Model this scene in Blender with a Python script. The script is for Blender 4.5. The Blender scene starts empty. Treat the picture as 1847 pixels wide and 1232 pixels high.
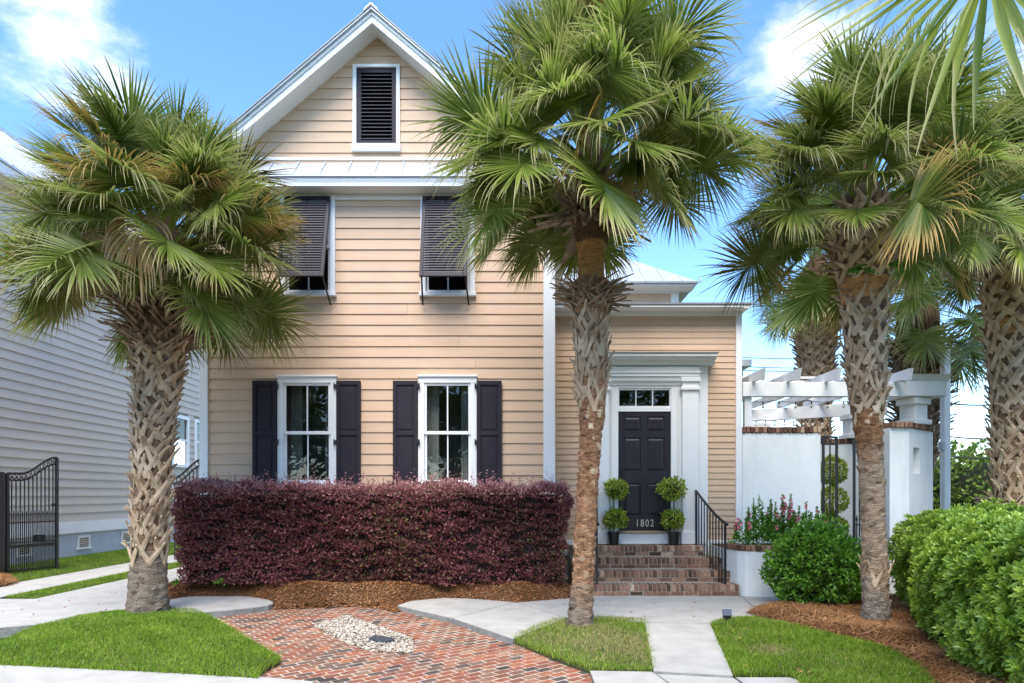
import bpy, bmesh, math, random
import numpy as np
from mathutils import Vector, Matrix
R = math.radians
random.seed(7)
rng = np.random.default_rng(7)
S = bpy.context.scene
COL = S.collection

# ------------------------------------------------------------------ camera, sky, sun, exposure
F, H, CX, HY = 1150.0, 1.52, 923.5, 893.0          # focal length and horizon of the photograph, in its pixels
cam = bpy.data.cameras.new('camera')
cam.sensor_width = 36.0
cam.lens = F / 1847 * 36.0
cam.shift_y = (HY - 616) / 1847
cam.clip_end = 2000
camo = bpy.data.objects.new('camera', cam)
COL.objects.link(camo)
camo.location = (0, 0, H)
camo.rotation_euler = (R(90), 0, 0)
S.camera = camo
S.view_settings.view_transform = 'Standard'
S.view_settings.look = 'None'
S.view_settings.gamma = 1
S.view_settings.exposure = 1.82
S.view_settings.use_curve_mapping = False

SUN_EL, SUN_AZ = 58, 188                            # azimuth clockwise from +Y (north)
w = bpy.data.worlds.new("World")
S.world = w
w.use_nodes = True
nt = w.node_tree
nt.nodes.clear()
def N(t, typ, **kw):
    n = t.nodes.new(typ)
    for k, v in kw.items():
        setattr(n, k, v)
    return n
def world_nodes():
    L = nt.links.new
    out = N(nt, 'ShaderNodeOutputWorld')
    bg = N(nt, 'ShaderNodeBackground')
    bg.inputs['Strength'].default_value = 0.132
    sky = N(nt, 'ShaderNodeTexSky', sky_type='NISHITA', sun_disc=False)
    sky.sun_elevation = R(SUN_EL)
    sky.sun_rotation = R(SUN_AZ)
    sky.air_density = 0.88
    sky.dust_density = 0.15
    sky.ozone_density = 1.6
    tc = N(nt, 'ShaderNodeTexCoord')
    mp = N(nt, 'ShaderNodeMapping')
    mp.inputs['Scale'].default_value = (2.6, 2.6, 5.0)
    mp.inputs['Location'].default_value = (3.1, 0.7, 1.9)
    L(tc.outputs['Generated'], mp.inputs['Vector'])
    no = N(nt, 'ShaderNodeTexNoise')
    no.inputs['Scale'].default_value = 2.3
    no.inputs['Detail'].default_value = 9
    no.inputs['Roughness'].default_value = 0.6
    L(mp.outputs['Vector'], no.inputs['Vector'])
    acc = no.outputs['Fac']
    for (px, py, rad, amp) in [(60, 20, 0.13, .24), (190, 80, 0.10, .24), (1490, 50, 0.07, .15), (1440, 130, .07, .15), (1590, 150, .08, .16), (1880, 150, .07, .20), (620, 120, .32, -.24), (900, 40, .24, -.2), (1330, 420, .28, -.18), (450, 260, .22, -.15), (-150, 300, .25, -.15)]:  # negative amounts keep the framed sky clear of the added cloud
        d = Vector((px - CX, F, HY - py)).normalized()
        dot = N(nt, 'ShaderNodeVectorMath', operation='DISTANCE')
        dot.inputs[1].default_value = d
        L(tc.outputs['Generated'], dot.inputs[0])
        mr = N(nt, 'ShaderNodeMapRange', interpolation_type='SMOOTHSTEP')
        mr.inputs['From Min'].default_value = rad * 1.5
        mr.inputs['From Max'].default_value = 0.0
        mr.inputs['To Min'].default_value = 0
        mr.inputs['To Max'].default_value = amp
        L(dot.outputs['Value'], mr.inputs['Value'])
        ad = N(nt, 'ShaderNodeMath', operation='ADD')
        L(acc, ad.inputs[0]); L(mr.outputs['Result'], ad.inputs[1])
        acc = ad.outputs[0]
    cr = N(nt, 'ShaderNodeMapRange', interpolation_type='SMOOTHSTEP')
    cr.inputs['From Min'].default_value = 0.49  # low threshold: extra cloud added outside the frame as fill light
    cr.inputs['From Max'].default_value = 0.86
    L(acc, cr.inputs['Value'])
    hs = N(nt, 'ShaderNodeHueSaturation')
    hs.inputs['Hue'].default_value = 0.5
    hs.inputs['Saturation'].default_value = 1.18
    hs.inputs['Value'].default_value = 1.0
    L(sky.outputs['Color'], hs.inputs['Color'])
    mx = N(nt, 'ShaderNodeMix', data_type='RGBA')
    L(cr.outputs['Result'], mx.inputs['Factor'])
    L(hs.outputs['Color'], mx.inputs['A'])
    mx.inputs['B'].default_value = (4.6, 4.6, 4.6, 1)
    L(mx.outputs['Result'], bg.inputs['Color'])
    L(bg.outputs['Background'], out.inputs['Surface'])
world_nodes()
sun = bpy.data.lights.new('sun', 'SUN')
sun.energy = 1.9
sun.angle = R(40)
sun.color = (1.0, 0.93, 0.84)
suno = bpy.data.objects.new('sun', sun)
COL.objects.link(suno)
sd = Vector((math.sin(R(SUN_AZ)) * math.cos(R(SUN_EL)), math.cos(R(SUN_AZ)) * math.cos(R(SUN_EL)), math.sin(R(SUN_EL))))
suno.rotation_euler = sd.to_track_quat('Z', 'Y').to_euler()
suno.location = (0, -5, 20)

# ------------------------------------------------------------------ helpers
def G(px, py, z=0.0):                                # pixel of the photograph -> point on the ground
    D = F * (H - z) / (py - HY)
    return ((px - CX) * D / F, D)
def XX(px, D): return (px - CX) * D / F
def ZZ(py, D): return H + (HY - py) * D / F

def tag(o, label=None, cat=None, group=None, kind=None):
    if label: o['label'] = label
    if cat: o['category'] = cat
    if group: o['group'] = group
    if kind: o['kind'] = kind
    return o
def empty(name, loc, label, cat, group=None, rz=0):
    o = bpy.data.objects.new(name, None)
    COL.objects.link(o)
    o.location = loc
    o.rotation_euler = (0, 0, rz)
    o.empty_display_size = .2
    return tag(o, label, cat, group)
def link(name, me, parent=None, loc=None, rot=None, scale=None):
    o = bpy.data.objects.new(name, me)
    COL.objects.link(o)
    if parent is not None:
        o.parent = parent
    if loc is not None: o.location = loc
    if rot is not None: o.rotation_euler = rot
    if scale is not None: o.scale = scale
    return o
class MB:
    """collects shapes, builds ONE mesh"""
    def __init__(s): s.v = []; s.f = []; s.at = []
    def add(s, vs, fs, at=0.0):
        b = len(s.v)
        s.v += [tuple(p) for p in vs]
        s.f += [tuple(i + b for i in f) for f in fs]
        s.at += [at] * len(vs)
        return s
    def box(s, x0, x1, y0, y1, z0, z1, at=0.0):
        return s.add([(x0, y0, z0), (x1, y0, z0), (x1, y1, z0), (x0, y1, z0), (x0, y0, z1), (x1, y0, z1), (x1, y1, z1), (x0, y1, z1)],
                     [(3, 2, 1, 0), (4, 5, 6, 7), (0, 1, 5, 4), (1, 2, 6, 5), (2, 3, 7, 6), (3, 0, 4, 7)], at)
    def cbox(s, x0, x1, y0, y1, z0, z1, c=.006, at=0.0):
        """box whose edges are chamfered by c"""
        xs, ys, zs = (x0, x1), (y0, y1), (z0, z1)
        vs = []; idx = {}
        for i in (0, 1):
            for j in (0, 1):
                for k in (0, 1):
                    sx, sy, sz = (1 - 2 * i) * c, (1 - 2 * j) * c, (1 - 2 * k) * c
                    for a, d in enumerate(((0, sy, sz), (sx, 0, sz), (sx, sy, 0))):
                        idx[i, j, k, a] = len(vs)
                        vs.append((xs[i] + d[0], ys[j] + d[1], zs[k] + d[2]))
        fs = []
        I = lambda i, j, k, a: idx[i, j, k, a]
        for i in (0, 1):
            q = [I(i, 0, 0, 0), I(i, 1, 0, 0), I(i, 1, 1, 0), I(i, 0, 1, 0)]
            fs.append(q if i else q[::-1])
            q = [I(0, i, 0, 1), I(1, i, 0, 1), I(1, i, 1, 1), I(0, i, 1, 1)]
            fs.append(q[::-1] if i else q)
            q = [I(0, 0, i, 2), I(1, 0, i, 2), I(1, 1, i, 2), I(0, 1, i, 2)]
            fs.append(q if i else q[::-1])
        for i in (0, 1):
            for j in (0, 1):
                fs.append([I(i, j, 0, 0), I(i, j, 1, 0), I(i, j, 1, 1), I(i, j, 0, 1)])
                fs.append([I(i, 0, j, 0), I(i, 1, j, 0), I(i, 1, j, 2), I(i, 0, j, 2)])
                fs.append([I(0, i, j, 1), I(1, i, j, 1), I(1, i, j, 2), I(0, i, j, 2)])
                for k in (0, 1):
                    fs.append([I(i, j, k, 0), I(i, j, k, 1), I(i, j, k, 2)])
        return s.add(vs, fs, at)
    def prism(s, poly, z0, z1, at=0.0):
        n = len(poly)
        a = sum(poly[i][0] * poly[(i + 1) % n][1] - poly[(i + 1) % n][0] * poly[i][1] for i in range(n))
        if a < 0: poly = poly[::-1]
        vs = [(x, y, z0) for x, y in poly] + [(x, y, z1) for x, y in poly]
        fs = [tuple(range(n))[::-1], tuple(range(n, 2 * n))]
        fs += [(i, (i + 1) % n, n + (i + 1) % n, n + i) for i in range(n)]
        return s.add(vs, fs, at)
    def extr(s, poly, y0, y1, at=0.0):
        """polygon in x,z extruded along y"""
        n = len(poly)
        a = sum(poly[i][0] * poly[(i + 1) % n][1] - poly[(i + 1) % n][0] * poly[i][1] for i in range(n))
        if a > 0: poly = poly[::-1]
        vs = [(x, y0, z) for x, z in poly] + [(x, y1, z) for x, z in poly]
        fs = [tuple(range(n))[::-1], tuple(range(n, 2 * n))]
        fs += [(i, (i + 1) % n, n + (i + 1) % n, n + i) for i in range(n)]
        return s.add(vs, fs, at)
    def prof(s, poly, x0, x1, at=0.0):
        """polygon in y,z extruded along x"""
        n = len(poly)
        vs = [(x0, y, z) for y, z in poly] + [(x1, y, z) for y, z in poly]
        fs = [tuple(range(n)), tuple(range(n, 2 * n))[::-1]]
        fs += [(i, n + i, n + (i + 1) % n, (i + 1) % n) for i in range(n)]
        return s.add(vs, fs, at)
    def tube(s, pts, rad, n=8, at=0.0, cap=True):
        pts = [Vector(p) for p in pts]
        if not hasattr(rad, '__len__'): rad = [rad] * len(pts)
        vs = []; fs = []
        up = None
        for i, p in enumerate(pts):
            t = (pts[min(i + 1, len(pts) - 1)] - pts[max(i - 1, 0)]).normalized()
            if up is None:
                up = t.orthogonal().normalized()
            up = (up - t * up.dot(t)).normalized()
            b = t.cross(up)
            for k in range(n):
                a = 2 * math.pi * k / n
                vs.append(p + (up * math.cos(a) + b * math.sin(a)) * rad[i])
        for i in range(len(pts) - 1):
            for k in range(n):
                fs.append((i * n + k, i * n + (k + 1) % n, (i + 1) * n + (k + 1) % n, (i + 1) * n + k))
        if cap:
            fs.append(tuple(range(n))[::-1])
            fs.append(tuple(range((len(pts) - 1) * n, len(pts) * n)))
        return s.add(vs, fs, at)
    def bar(s, a, b, w, d=None, at=0.0):
        """square bar from a to b"""
        d = d or w
        a, b = Vector(a), Vector(b)
        t = (b - a).normalized()
        u = Vector((0, 1, 0)) if abs(t.y) < .9 else Vector((1, 0, 0))
        x = t.cross(u).normalized(); y = t.cross(x).normalized()
        vs = [p + x * i * w / 2 + y * j * d / 2 for p in (a, b) for i, j in ((-1, -1), (1, -1), (1, 1), (-1, 1))]
        return s.add(vs, [(0, 1, 2, 3), (7, 6, 5, 4), (0, 4, 5, 1), (1, 5, 6, 2), (2, 6, 7, 3), (3, 7, 4, 0)], at)
    def lathe(s, prof, n=20, c=(0, 0), at=0.0):
        vs = []; fs = []
        for r, z in prof:
            for k in range(n):
                a = 2 * math.pi * k / n
                vs.append((c[0] + r * math.cos(a), c[1] + r * math.sin(a), z))
        for i in range(len(prof) - 1):
            for k in range(n):
                fs.append((i * n + k, i * n + (k + 1) % n, (i + 1) * n + (k + 1) % n, (i + 1) * n + k))
        fs.append(tuple(range(n))[::-1])
        fs.append(tuple(range((len(prof) - 1) * n, len(prof) * n)))
        return s.add(vs, fs, at)
    def ring(s, c, r, t, axis='y', n=14, at=0.0):
        pts = []
        for k in range(n + 1):
            a = 2 * math.pi * k / n
            pts.append((c[0] + r * math.cos(a), c[1], c[2] + r * math.sin(a)) if axis == 'y' else (c[0], c[1] + r * math.cos(a), c[2] + r * math.sin(a)))
        return s.tube(pts, t, 5, at, cap=False)
    def mesh(s, name, mat, smooth=False):
        me = bpy.data.meshes.new(name)
        me.from_pydata(s.v, [], s.f)
        bm = bmesh.new(); bm.from_mesh(me)
        bmesh.ops.recalc_face_normals(bm, faces=bm.faces)
        bm.to_mesh(me); bm.free()
        if any(s.at):
            a = me.attributes.new('rnd', 'FLOAT', 'POINT')
            a.data.foreach_set('value', np.array(s.at, dtype=np.float32))
        me.materials.append(mat)
        if smooth:
            me.polygons.foreach_set('use_smooth', [True] * len(me.polygons))
        return me
    def build(s, name, mat, parent=None, smooth=False, loc=None, **k):
        return link(name, s.mesh(name, mat, smooth), parent, loc, **k)
def np_mesh(name, verts, faces, mat, attrs=None, smooth=False):
    """fast mesh from numpy; faces is (n,3) or (n,4)"""
    me = bpy.data.meshes.new(name)
    nv, nf, k = len(verts), len(faces), faces.shape[1]
    me.vertices.add(nv)
    me.vertices.foreach_set('co', verts.astype(np.float32).ravel())
    me.loops.add(nf * k)
    me.loops.foreach_set('vertex_index', faces.astype(np.int32).ravel())
    me.polygons.add(nf)
    me.polygons.foreach_set('loop_start', np.arange(0, nf * k, k, dtype=np.int32))
    if smooth:
        me.polygons.foreach_set('use_smooth', np.ones(nf, dtype=bool))
    for an, av in (attrs or {}).items():
        a = me.attributes.new(an, 'FLOAT', 'POINT')
        a.data.foreach_set('value', av.astype(np.float32))
    me.update(calc_edges=True)
    me.validate()
    me.materials.append(mat)
    return me

# ------------------------------------------------------------------ materials
def ramp(t, stops):
    n = N(t, 'ShaderNodeValToRGB')
    e = n.color_ramp.elements
    while len(e) < len(stops): e.new(0.5)
    for i, (p, c) in enumerate(stops):
        e[i].position = p; e[i].color = (*c, 1)
    return n
def mat(name, col, rough=.6, col2=None, nscale=6., stretch=(1, 1, 1), detail=5, lo=.35, hi=.7, bump=0., bscale=60., rand=0., spec=.4,
        metal=0., dirt=None, dscale=1.2, coat=0., bdist=.01, dstretch=(1, 1, 1)):
    m = bpy.data.materials.new(name)
    m.use_nodes = True
    t = m.node_tree
    L = t.links.new
    p = t.nodes['Principled BSDF']
    p.inputs['Roughness'].default_value = rough
    p.inputs['Specular IOR Level'].default_value = spec
    p.inputs['Metallic'].default_value = metal
    p.inputs['Coat Weight'].default_value = coat
    tc = N(t, 'ShaderNodeTexCoord')
    mp = N(t, 'ShaderNodeMapping')
    mp.inputs['Scale'].default_value = stretch
    geo = N(t, 'ShaderNodeNewGeometry')
    L(geo.outputs['Position'], mp.inputs['Vector'])
    c2 = col2 or tuple(c * .82 for c in col)
    no = N(t, 'ShaderNodeTexNoise')
    no.inputs['Scale'].default_value = nscale
    no.inputs['Detail'].default_value = detail
    L(mp.outputs['Vector'], no.inputs['Vector'])
    r = ramp(t, [(lo, col), (hi, c2)])
    L(no.outputs['Fac'], r.inputs['Fac'])
    c = r.outputs['Color']
    if dirt:
        n2 = N(t, 'ShaderNodeTexNoise')
        n2.inputs['Scale'].default_value = dscale
        n2.inputs['Detail'].default_value = 7
        n2.inputs['Roughness'].default_value = .65
        mpd = N(t, 'ShaderNodeMapping'); mpd.inputs['Scale'].default_value = dstretch
        L(geo.outputs['Position'], mpd.inputs['Vector']); L(mpd.outputs['Vector'], n2.inputs['Vector'])
        mr = N(t, 'ShaderNodeMapRange')
        mr.inputs['From Min'].default_value = .48
        mr.inputs['From Max'].default_value = .78
        mr.inputs['To Max'].default_value = .8
        L(n2.outputs['Fac'], mr.inputs['Value'])
        mx = N(t, 'ShaderNodeMix', data_type='RGBA')
        L(mr.outputs['Result'], mx.inputs['Factor'])
        L(c, mx.inputs['A'])
        mx.inputs['B'].default_value = (*dirt, 1)
        c = mx.outputs['Result']
    if rand:
        oi = N(t, 'ShaderNodeObjectInfo')
        mr = N(t, 'ShaderNodeMapRange')
        mr.inputs['To Min'].default_value = 1 - rand
        mr.inputs['To Max'].default_value = 1 + rand
        L(oi.outputs['Random'], mr.inputs['Value'])
        hv = N(t, 'ShaderNodeHueSaturation')
        L(mr.outputs['Result'], hv.inputs['Value'])
        L(c, hv.inputs['Color'])
        c = hv.outputs['Color']
    L(c, p.inputs['Base Color'])
    if bump:
        nb = N(t, 'ShaderNodeTexNoise')
        nb.inputs['Scale'].default_value = bscale
        nb.inputs['Detail'].default_value = 6
        L(mp.outputs['Vector'], nb.inputs['Vector'])
        b = N(t, 'ShaderNodeBump')
        b.inputs['Strength'].default_value = bump
        b.inputs['Distance'].default_value = bdist
        L(nb.outputs['Fac'], b.inputs['Height'])
        L(b.outputs['Normal'], p.inputs['Normal'])
    return m
def brickmat(name, stops, src='object', rough=.85):
    """each brick its own fired colour; src: object random or the 'rnd' attribute"""
    m = bpy.data.materials.new(name)
    m.use_nodes = True
    t = m.node_tree; L = t.links.new
    p = t.nodes['Principled BSDF']
    p.inputs['Roughness'].default_value = rough
    p.inputs['Specular IOR Level'].default_value = .2
    if src == 'object':
        v = N(t, 'ShaderNodeObjectInfo').outputs['Random']
    else:
        v = N(t, 'ShaderNodeAttribute', attribute_name='rnd').outputs['Fac']
    r = ramp(t, stops); r.color_ramp.interpolation = 'LINEAR'
    L(v, r.inputs['Fac'])
    geo = N(t, 'ShaderNodeNewGeometry')
    no = N(t, 'ShaderNodeTexNoise'); no.inputs['Scale'].default_value = 28; no.inputs['Detail'].default_value = 6
    L(geo.outputs['Position'], no.inputs['Vector'])
    n3 = N(t, 'ShaderNodeTexNoise'); n3.inputs['Scale'].default_value = 1.5; n3.inputs['Detail'].default_value = 3
    L(geo.outputs['Position'], n3.inputs['Vector'])
    mr = N(t, 'ShaderNodeMapRange'); mr.inputs['From Min'].default_value = .3; mr.inputs['From Max'].default_value = .7
    mr.inputs['To Min'].default_value = .7; mr.inputs['To Max'].default_value = 1.3
    L(no.outputs['Fac'], mr.inputs['Value'])
    mr3 = N(t, 'ShaderNodeMapRange'); mr3.inputs['From Min'].default_value = .3; mr3.inputs['From Max'].default_value = .7
    mr3.inputs['To Min'].default_value = .85; mr3.inputs['To Max'].default_value = 1.15
    L(n3.outputs['Fac'], mr3.inputs['Value'])
    mm = N(t, 'ShaderNodeMath', operation='MULTIPLY'); L(mr.outputs['Result'], mm.inputs[0]); L(mr3.outputs['Result'], mm.inputs[1])
    hv = N(t, 'ShaderNodeHueSaturation')
    L(r.outputs['Color'], hv.inputs['Color']); L(mm.outputs[0], hv.inputs['Value'])
    L(hv.outputs['Color'], p.inputs['Base Color'])
    b = N(t, 'ShaderNodeBump'); b.inputs['Strength'].default_value = .5; b.inputs['Distance'].default_value = .006
    L(no.outputs['Fac'], b.inputs['Height']); L(b.outputs['Normal'], p.inputs['Normal'])
    return m
def leafmat(name, stops, along=None, transl=.28, rough=.45, spec=.35, objrand=.12, tipmix=(.55, 1.0)):
    """leaf: colour from the per-leaf 'rnd' attribute; optional colour towards the tip from 'tt'"""
    m = bpy.data.materials.new(name)
    m.use_nodes = True
    t = m.node_tree; L = t.links.new
    p = t.nodes['Principled BSDF']
    out = t.nodes['Material Output']
    p.inputs['Roughness'].default_value = rough
    p.inputs['Specular IOR Level'].default_value = spec
    at = N(t, 'ShaderNodeAttribute', attribute_name='rnd')
    r = ramp(t, stops)
    L(at.outputs['Fac'], r.inputs['Fac'])
    c = r.outputs['Color']
    if along:
        a2 = N(t, 'ShaderNodeAttribute', attribute_name='tt')
        mr = N(t, 'ShaderNodeMapRange', interpolation_type='SMOOTHSTEP')
        mr.inputs['From Min'].default_value = tipmix[0]; mr.inputs['From Max'].default_value = tipmix[1]
        L(a2.outputs['Fac'], mr.inputs['Value'])
        mx = N(t, 'ShaderNodeMix', data_type='RGBA')
        L(mr.outputs['Result'], mx.inputs['Factor']); L(c, mx.inputs['A'])
        r2 = ramp(t, along)
        L(at.outputs['Fac'], r2.inputs['Fac'])
        L(r2.outputs['Color'], mx.inputs['B'])
        c = mx.outputs['Result']
    oi = N(t, 'ShaderNodeObjectInfo')
    mr = N(t, 'ShaderNodeMapRange'); mr.inputs['To Min'].default_value = 1 - objrand; mr.inputs['To Max'].default_value = 1 + objrand
    L(oi.outputs['Random'], mr.inputs['Value'])
    hv = N(t, 'ShaderNodeHueSaturation'); L(mr.outputs['Result'], hv.inputs['Value']); L(c, hv.inputs['Color'])
    c = hv.outputs['Color']
    L(c, p.inputs['Base Color'])
    tr = N(t, 'ShaderNodeBsdfTranslucent')
    L(c, tr.inputs['Color'])
    ms = N(t, 'ShaderNodeMixShader'); ms.inputs['Fac'].default_value = transl
    L(p.outputs['BSDF'], ms.inputs[1]); L(tr.outputs['BSDF'], ms.inputs[2])
    L(ms.outputs['Shader'], out.inputs['Surface'])
    return m
def glassmat(name, tint=(.8, .85, .85), ior=1.6):
    m = bpy.data.materials.new(name)
    m.use_nodes = True
    t = m.node_tree; L = t.links.new
    out = t.nodes['Material Output']
    t.nodes.remove(t.nodes['Principled BSDF'])
    tr = N(t, 'ShaderNodeBsdfTransparent'); tr.inputs['Color'].default_value = (*tint, 1)
    gl = N(t, 'ShaderNodeBsdfGlossy'); gl.inputs['Roughness'].default_value = .0
    geo = N(t, 'ShaderNodeNewGeometry')
    no = N(t, 'ShaderNodeTexNoise'); no.inputs['Scale'].default_value = 2.2; no.inputs['Detail'].default_value = 1
    L(geo.outputs['Position'], no.inputs['Vector'])
    b = N(t, 'ShaderNodeBump'); b.inputs['Strength'].default_value = .12; b.inputs['Distance'].default_value = .02
    L(no.outputs['Fac'], b.inputs['Height']); L(b.outputs['Normal'], gl.inputs['Normal'])
    fr = N(t, 'ShaderNodeFresnel'); fr.inputs['IOR'].default_value = ior
    ms = N(t, 'ShaderNodeMixShader')
    L(fr.outputs['Fac'], ms.inputs['Fac']); L(tr.outputs['BSDF'], ms.inputs[1]); L(gl.outputs['BSDF'], ms.inputs[2])
    L(ms.outputs['Shader'], out.inputs['Surface'])
    return m

m_tan = mat('tan_siding', (.605, .425, .288), .62, (.565, .392, .262), 3., (.6, 1, 6), bump=.15, bscale=40, rand=.035, dirt=(.50, .36, .24), dscale=1.0, dstretch=(1, 1, .5))
m_white = mat('white_trim', (.80, .80, .79), .45, (.76, .765, .76), 3., bump=.05, bscale=30, dirt=(.70, .71, .70), dscale=.9)
m_stucco = mat('white_stucco', (.80, .81, .79), .85, (.75, .765, .75), 2.5, bump=.45, bscale=14, bdist=.008, dirt=(.62, .635, .60), dscale=2.2, dstretch=(1.6, 1.6, .35))
m_grey = mat('grey_siding', (.56, .49, .405), .6, (.53, .46, .38), 3., (1, .6, 6), bump=.12, bscale=40, rand=.03, dirt=(.43, .41, .385), dscale=.6)
m_block = mat('painted_foundation', (.52, .56, .60), .8, (.47, .51, .55), 3., bump=.3, bscale=40, dirt=(.40, .42, .42))
m_metal = mat('metal_roof', (.56, .58, .60), .38, (.50, .52, .54), 2., metal=.35, dirt=(.44, .45, .46), dscale=1.5)
m_edge = mat('roof_edge', (.20, .21, .215), .5, (.26, .265, .26), 6., metal=.3)
m_black = mat('black_paint', (.018, .015, .022), .4, (.023, .019, .026), 5., bump=.04, bscale=50, spec=.3)
m_shut = mat('charcoal_shutter_paint', (.022, .018, .026), .5, (.027, .022, .030), 5., bump=.04, bscale=50, spec=.22)
m_slat_lit = mat('lit_slat_charcoal', (.055, .050, .060), .45, (.065, .060, .070), 5., spec=.3)  # lighter copy of the shutter paint, imitating light caught by the slats
m_iron = mat('black_iron', (.012, .012, .014), .42, (.02, .02, .022), 20., spec=.5)
m_conc = mat('concrete', (.46, .44, .40), .85, (.40, .38, .34), 5., bump=.3, bscale=120, dirt=(.29, .275, .245), dscale=2.2)
m_concside = mat('concrete_edge', (.26, .262, .245), .9, (.17, .172, .16), 9., bump=.5, bscale=50)
m_dark = mat('dark_joint', (.07, .065, .06), .95)
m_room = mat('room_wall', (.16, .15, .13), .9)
m_curtain = mat('curtain_cloth', (.34, .33, .30), .9, (.26, .25, .23), 9, (6, 1, .6))
m_asph = mat('asphalt', (.05, .05, .052), .9, (.06, .06, .06), 30., bump=.4, bscale=150)
m_soil = mat('lawn_soil', (.055, .075, .02), .95, (.07, .06, .03), 9.)
m_sand = mat('joint_sand', (.50, .41, .34), .95, (.40, .32, .26), 14., bump=.3, bscale=100, dirt=(.30, .25, .2), dscale=3)
m_mortar = mat('mortar', (.40, .345, .275), .95, (.31, .265, .21), 20.)
m_bed = mat('mulch_bed', (.14, .07, .03), .95, (.08, .04, .02), 25., bump=.8, bscale=60)
m_bedp = mat('pine_straw_bed', (.13, .06, .028), .95, (.075, .035, .018), 25., bump=.8, bscale=60)
PAVE = [(0, (.065, .052, .047)), (.07, (.095, .072, .062)), (.17, (.145, .095, .07)), (.30, (.21, .09, .058)), (.52, (.25, .092, .055)), (.66, (.30, .112, .058)), (.8, (.28, .145, .092)), (.92, (.16, .105, .076)), (1, (.33, .18, .11))]
m_pave = brickmat('paver_brick', PAVE)
m_pave2 = brickmat('paver_brick_mass', PAVE, 'attr')
STEPB = [(0, (.075, .044, .03)), (.25, (.15, .08, .054)), (.5, (.215, .118, .078)), (.75, (.28, .15, .098)), (.93, (.35, .21, .135)), (1, (.50, .37, .25))]
m_step = brickmat('step_brick', STEPB)
m_glass = glassmat('window_glass')
m_gravel = brickmat('pebble', [(0, (.12, .105, .09)), (.15, (.24, .20, .15)), (.35, (.42, .37, .29)), (.6, (.52, .48, .41)), (.85, (.34, .26, .17)), (1, (.62, .60, .56))], 'attr', .6)
m_valve = mat('valve_cover', (.05, .058, .072), .42, (.075, .085, .10), 15., bump=.3, bscale=60)
m_boot = mat('dry_leaf_base', (.52, .40, .275), .85, (.29, .175, .095), 5., (1, 1, 1), bump=.5, bscale=45, rand=.22, lo=.38, hi=.72)
m_bootold = mat('brown_leaf_base', (.33, .235, .16), .85, (.18, .11, .065), 6., bump=.5, bscale=45, rand=.25)
m_stub = mat('weathered_petiole', (.40, .33, .26), .85, (.19, .125, .08), 6., (1, 1, 1), bump=.5, bscale=45, rand=.3)
m_trunk = mat('palm_bark', (.24, .145, .085), .9, (.11, .06, .035), 9., (1, 1, 2.5), bump=1., bscale=26, dirt=(.34, .29, .24), dscale=5, bdist=.03)
m_trunk_o = mat('orange_palm_bark', (.36, .19, .10), .9, (.15, .07, .035), 11., (1, 1, 2.), bump=1., bscale=24, dirt=(.38, .31, .24), dscale=6, bdist=.035)
m_trunk_g = mat('grey_palm_bark', (.30, .245, .19), .9, (.16, .12, .09), 7., (1, 1, 6), bump=1., bscale=24, dirt=(.26, .17, .11), dscale=4, bdist=.03)
m_fibre = mat('palm_fibre', (.52, .29, .12), .95, (.30, .145, .055), 14., (1, 1, 3), bump=1., bscale=40)
m_core = mat('dark_leaf_sheath', (.10, .06, .035), .95, (.16, .085, .045), 9., (1, 1, .6), bump=1., bscale=30)
GREEN = [(0, (.095, .150, .022)), (.35, (.185, .255, .038)), (.7, (.30, .365, .075)), (1, (.47, .47, .19))]
m_frond = leafmat('palm_frond', GREEN, [(0, (.30, .31, .09)), (.5, (.46, .41, .17)), (1, (.60, .50, .28))], .50, .32, .55, .24, (.45, 1.0))
m_frondy = leafmat('yellowing_palm_frond', [(0, (.05, .10, .015)), (.5, (.12, .16, .025)), (1, (.25, .22, .04))], [(0, (.36, .22, .05)), (.5, (.50, .30, .08)), (1, (.5, .36, .18))], .3, .45, .4, .2, (.3, .9))
m_dead = leafmat('dead_palm_frond', [(0, (.34, .19, .08)), (.5, (.46, .28, .11)), (1, (.38, .30, .09))], [(0, (.5, .36, .22)), (1, (.58, .44, .28))], .2, .7, .2, .15, (.3, 1))
m_petiole = mat('petiole', (.12, .16, .04), .5, (.17, .19, .06), 6.)
m_grass = leafmat('grass_blades', [(0, (.115, .20, .016)), (.4, (.205, .335, .026)), (.72, (.32, .44, .05)), (.80, (.30, .33, .08)), (.9, (.42, .34, .15)), (1, (.52, .42, .22))], None, .35, .5, .25, 0)
m_loro = leafmat('purple_leaf', [(0, (.065, .030, .028)), (.3, (.165, .058, .060)), (.6, (.29, .098, .108)), (.75, (.39, .158, .165)), (.86, (.53, .28, .265)), (.95, (.15, .15, .045)), (1, (.42, .34, .08))], None, .25, .5, .3, 0)
m_lorocore = mat('purple_shade_core', (.012, .007, .007), .95, (.02, .012, .010), 20)  # near-black, stands in for shade inside the purple leaves
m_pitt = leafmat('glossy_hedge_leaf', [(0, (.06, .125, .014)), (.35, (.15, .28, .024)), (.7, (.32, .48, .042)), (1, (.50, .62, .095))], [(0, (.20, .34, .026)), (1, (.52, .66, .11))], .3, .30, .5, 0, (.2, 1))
m_pittcore = mat('leaf_shade_core', (.010, .018, .006), .95, (.02, .02, .010), 20)  # near-black, stands in for shade inside green foliage
m_box = leafmat('shrub_leaf', [(0, (.05, .14, .013)), (.5, (.135, .30, .026)), (1, (.30, .50, .06))], None, .28, .35, .45, 0)
m_topi = leafmat('topiary_leaf', [(0, (.10, .18, .016)), (.5, (.28, .38, .034)), (.85, (.50, .54, .075)), (1, (.58, .52, .2))], None, .3, .4, .4, 0)
m_tree = leafmat('tree_leaf', [(0, (.07, .13, .02)), (.5, (.17, .26, .045)), (1, (.32, .40, .09))], None, .3, .5, .3, 0)
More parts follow.
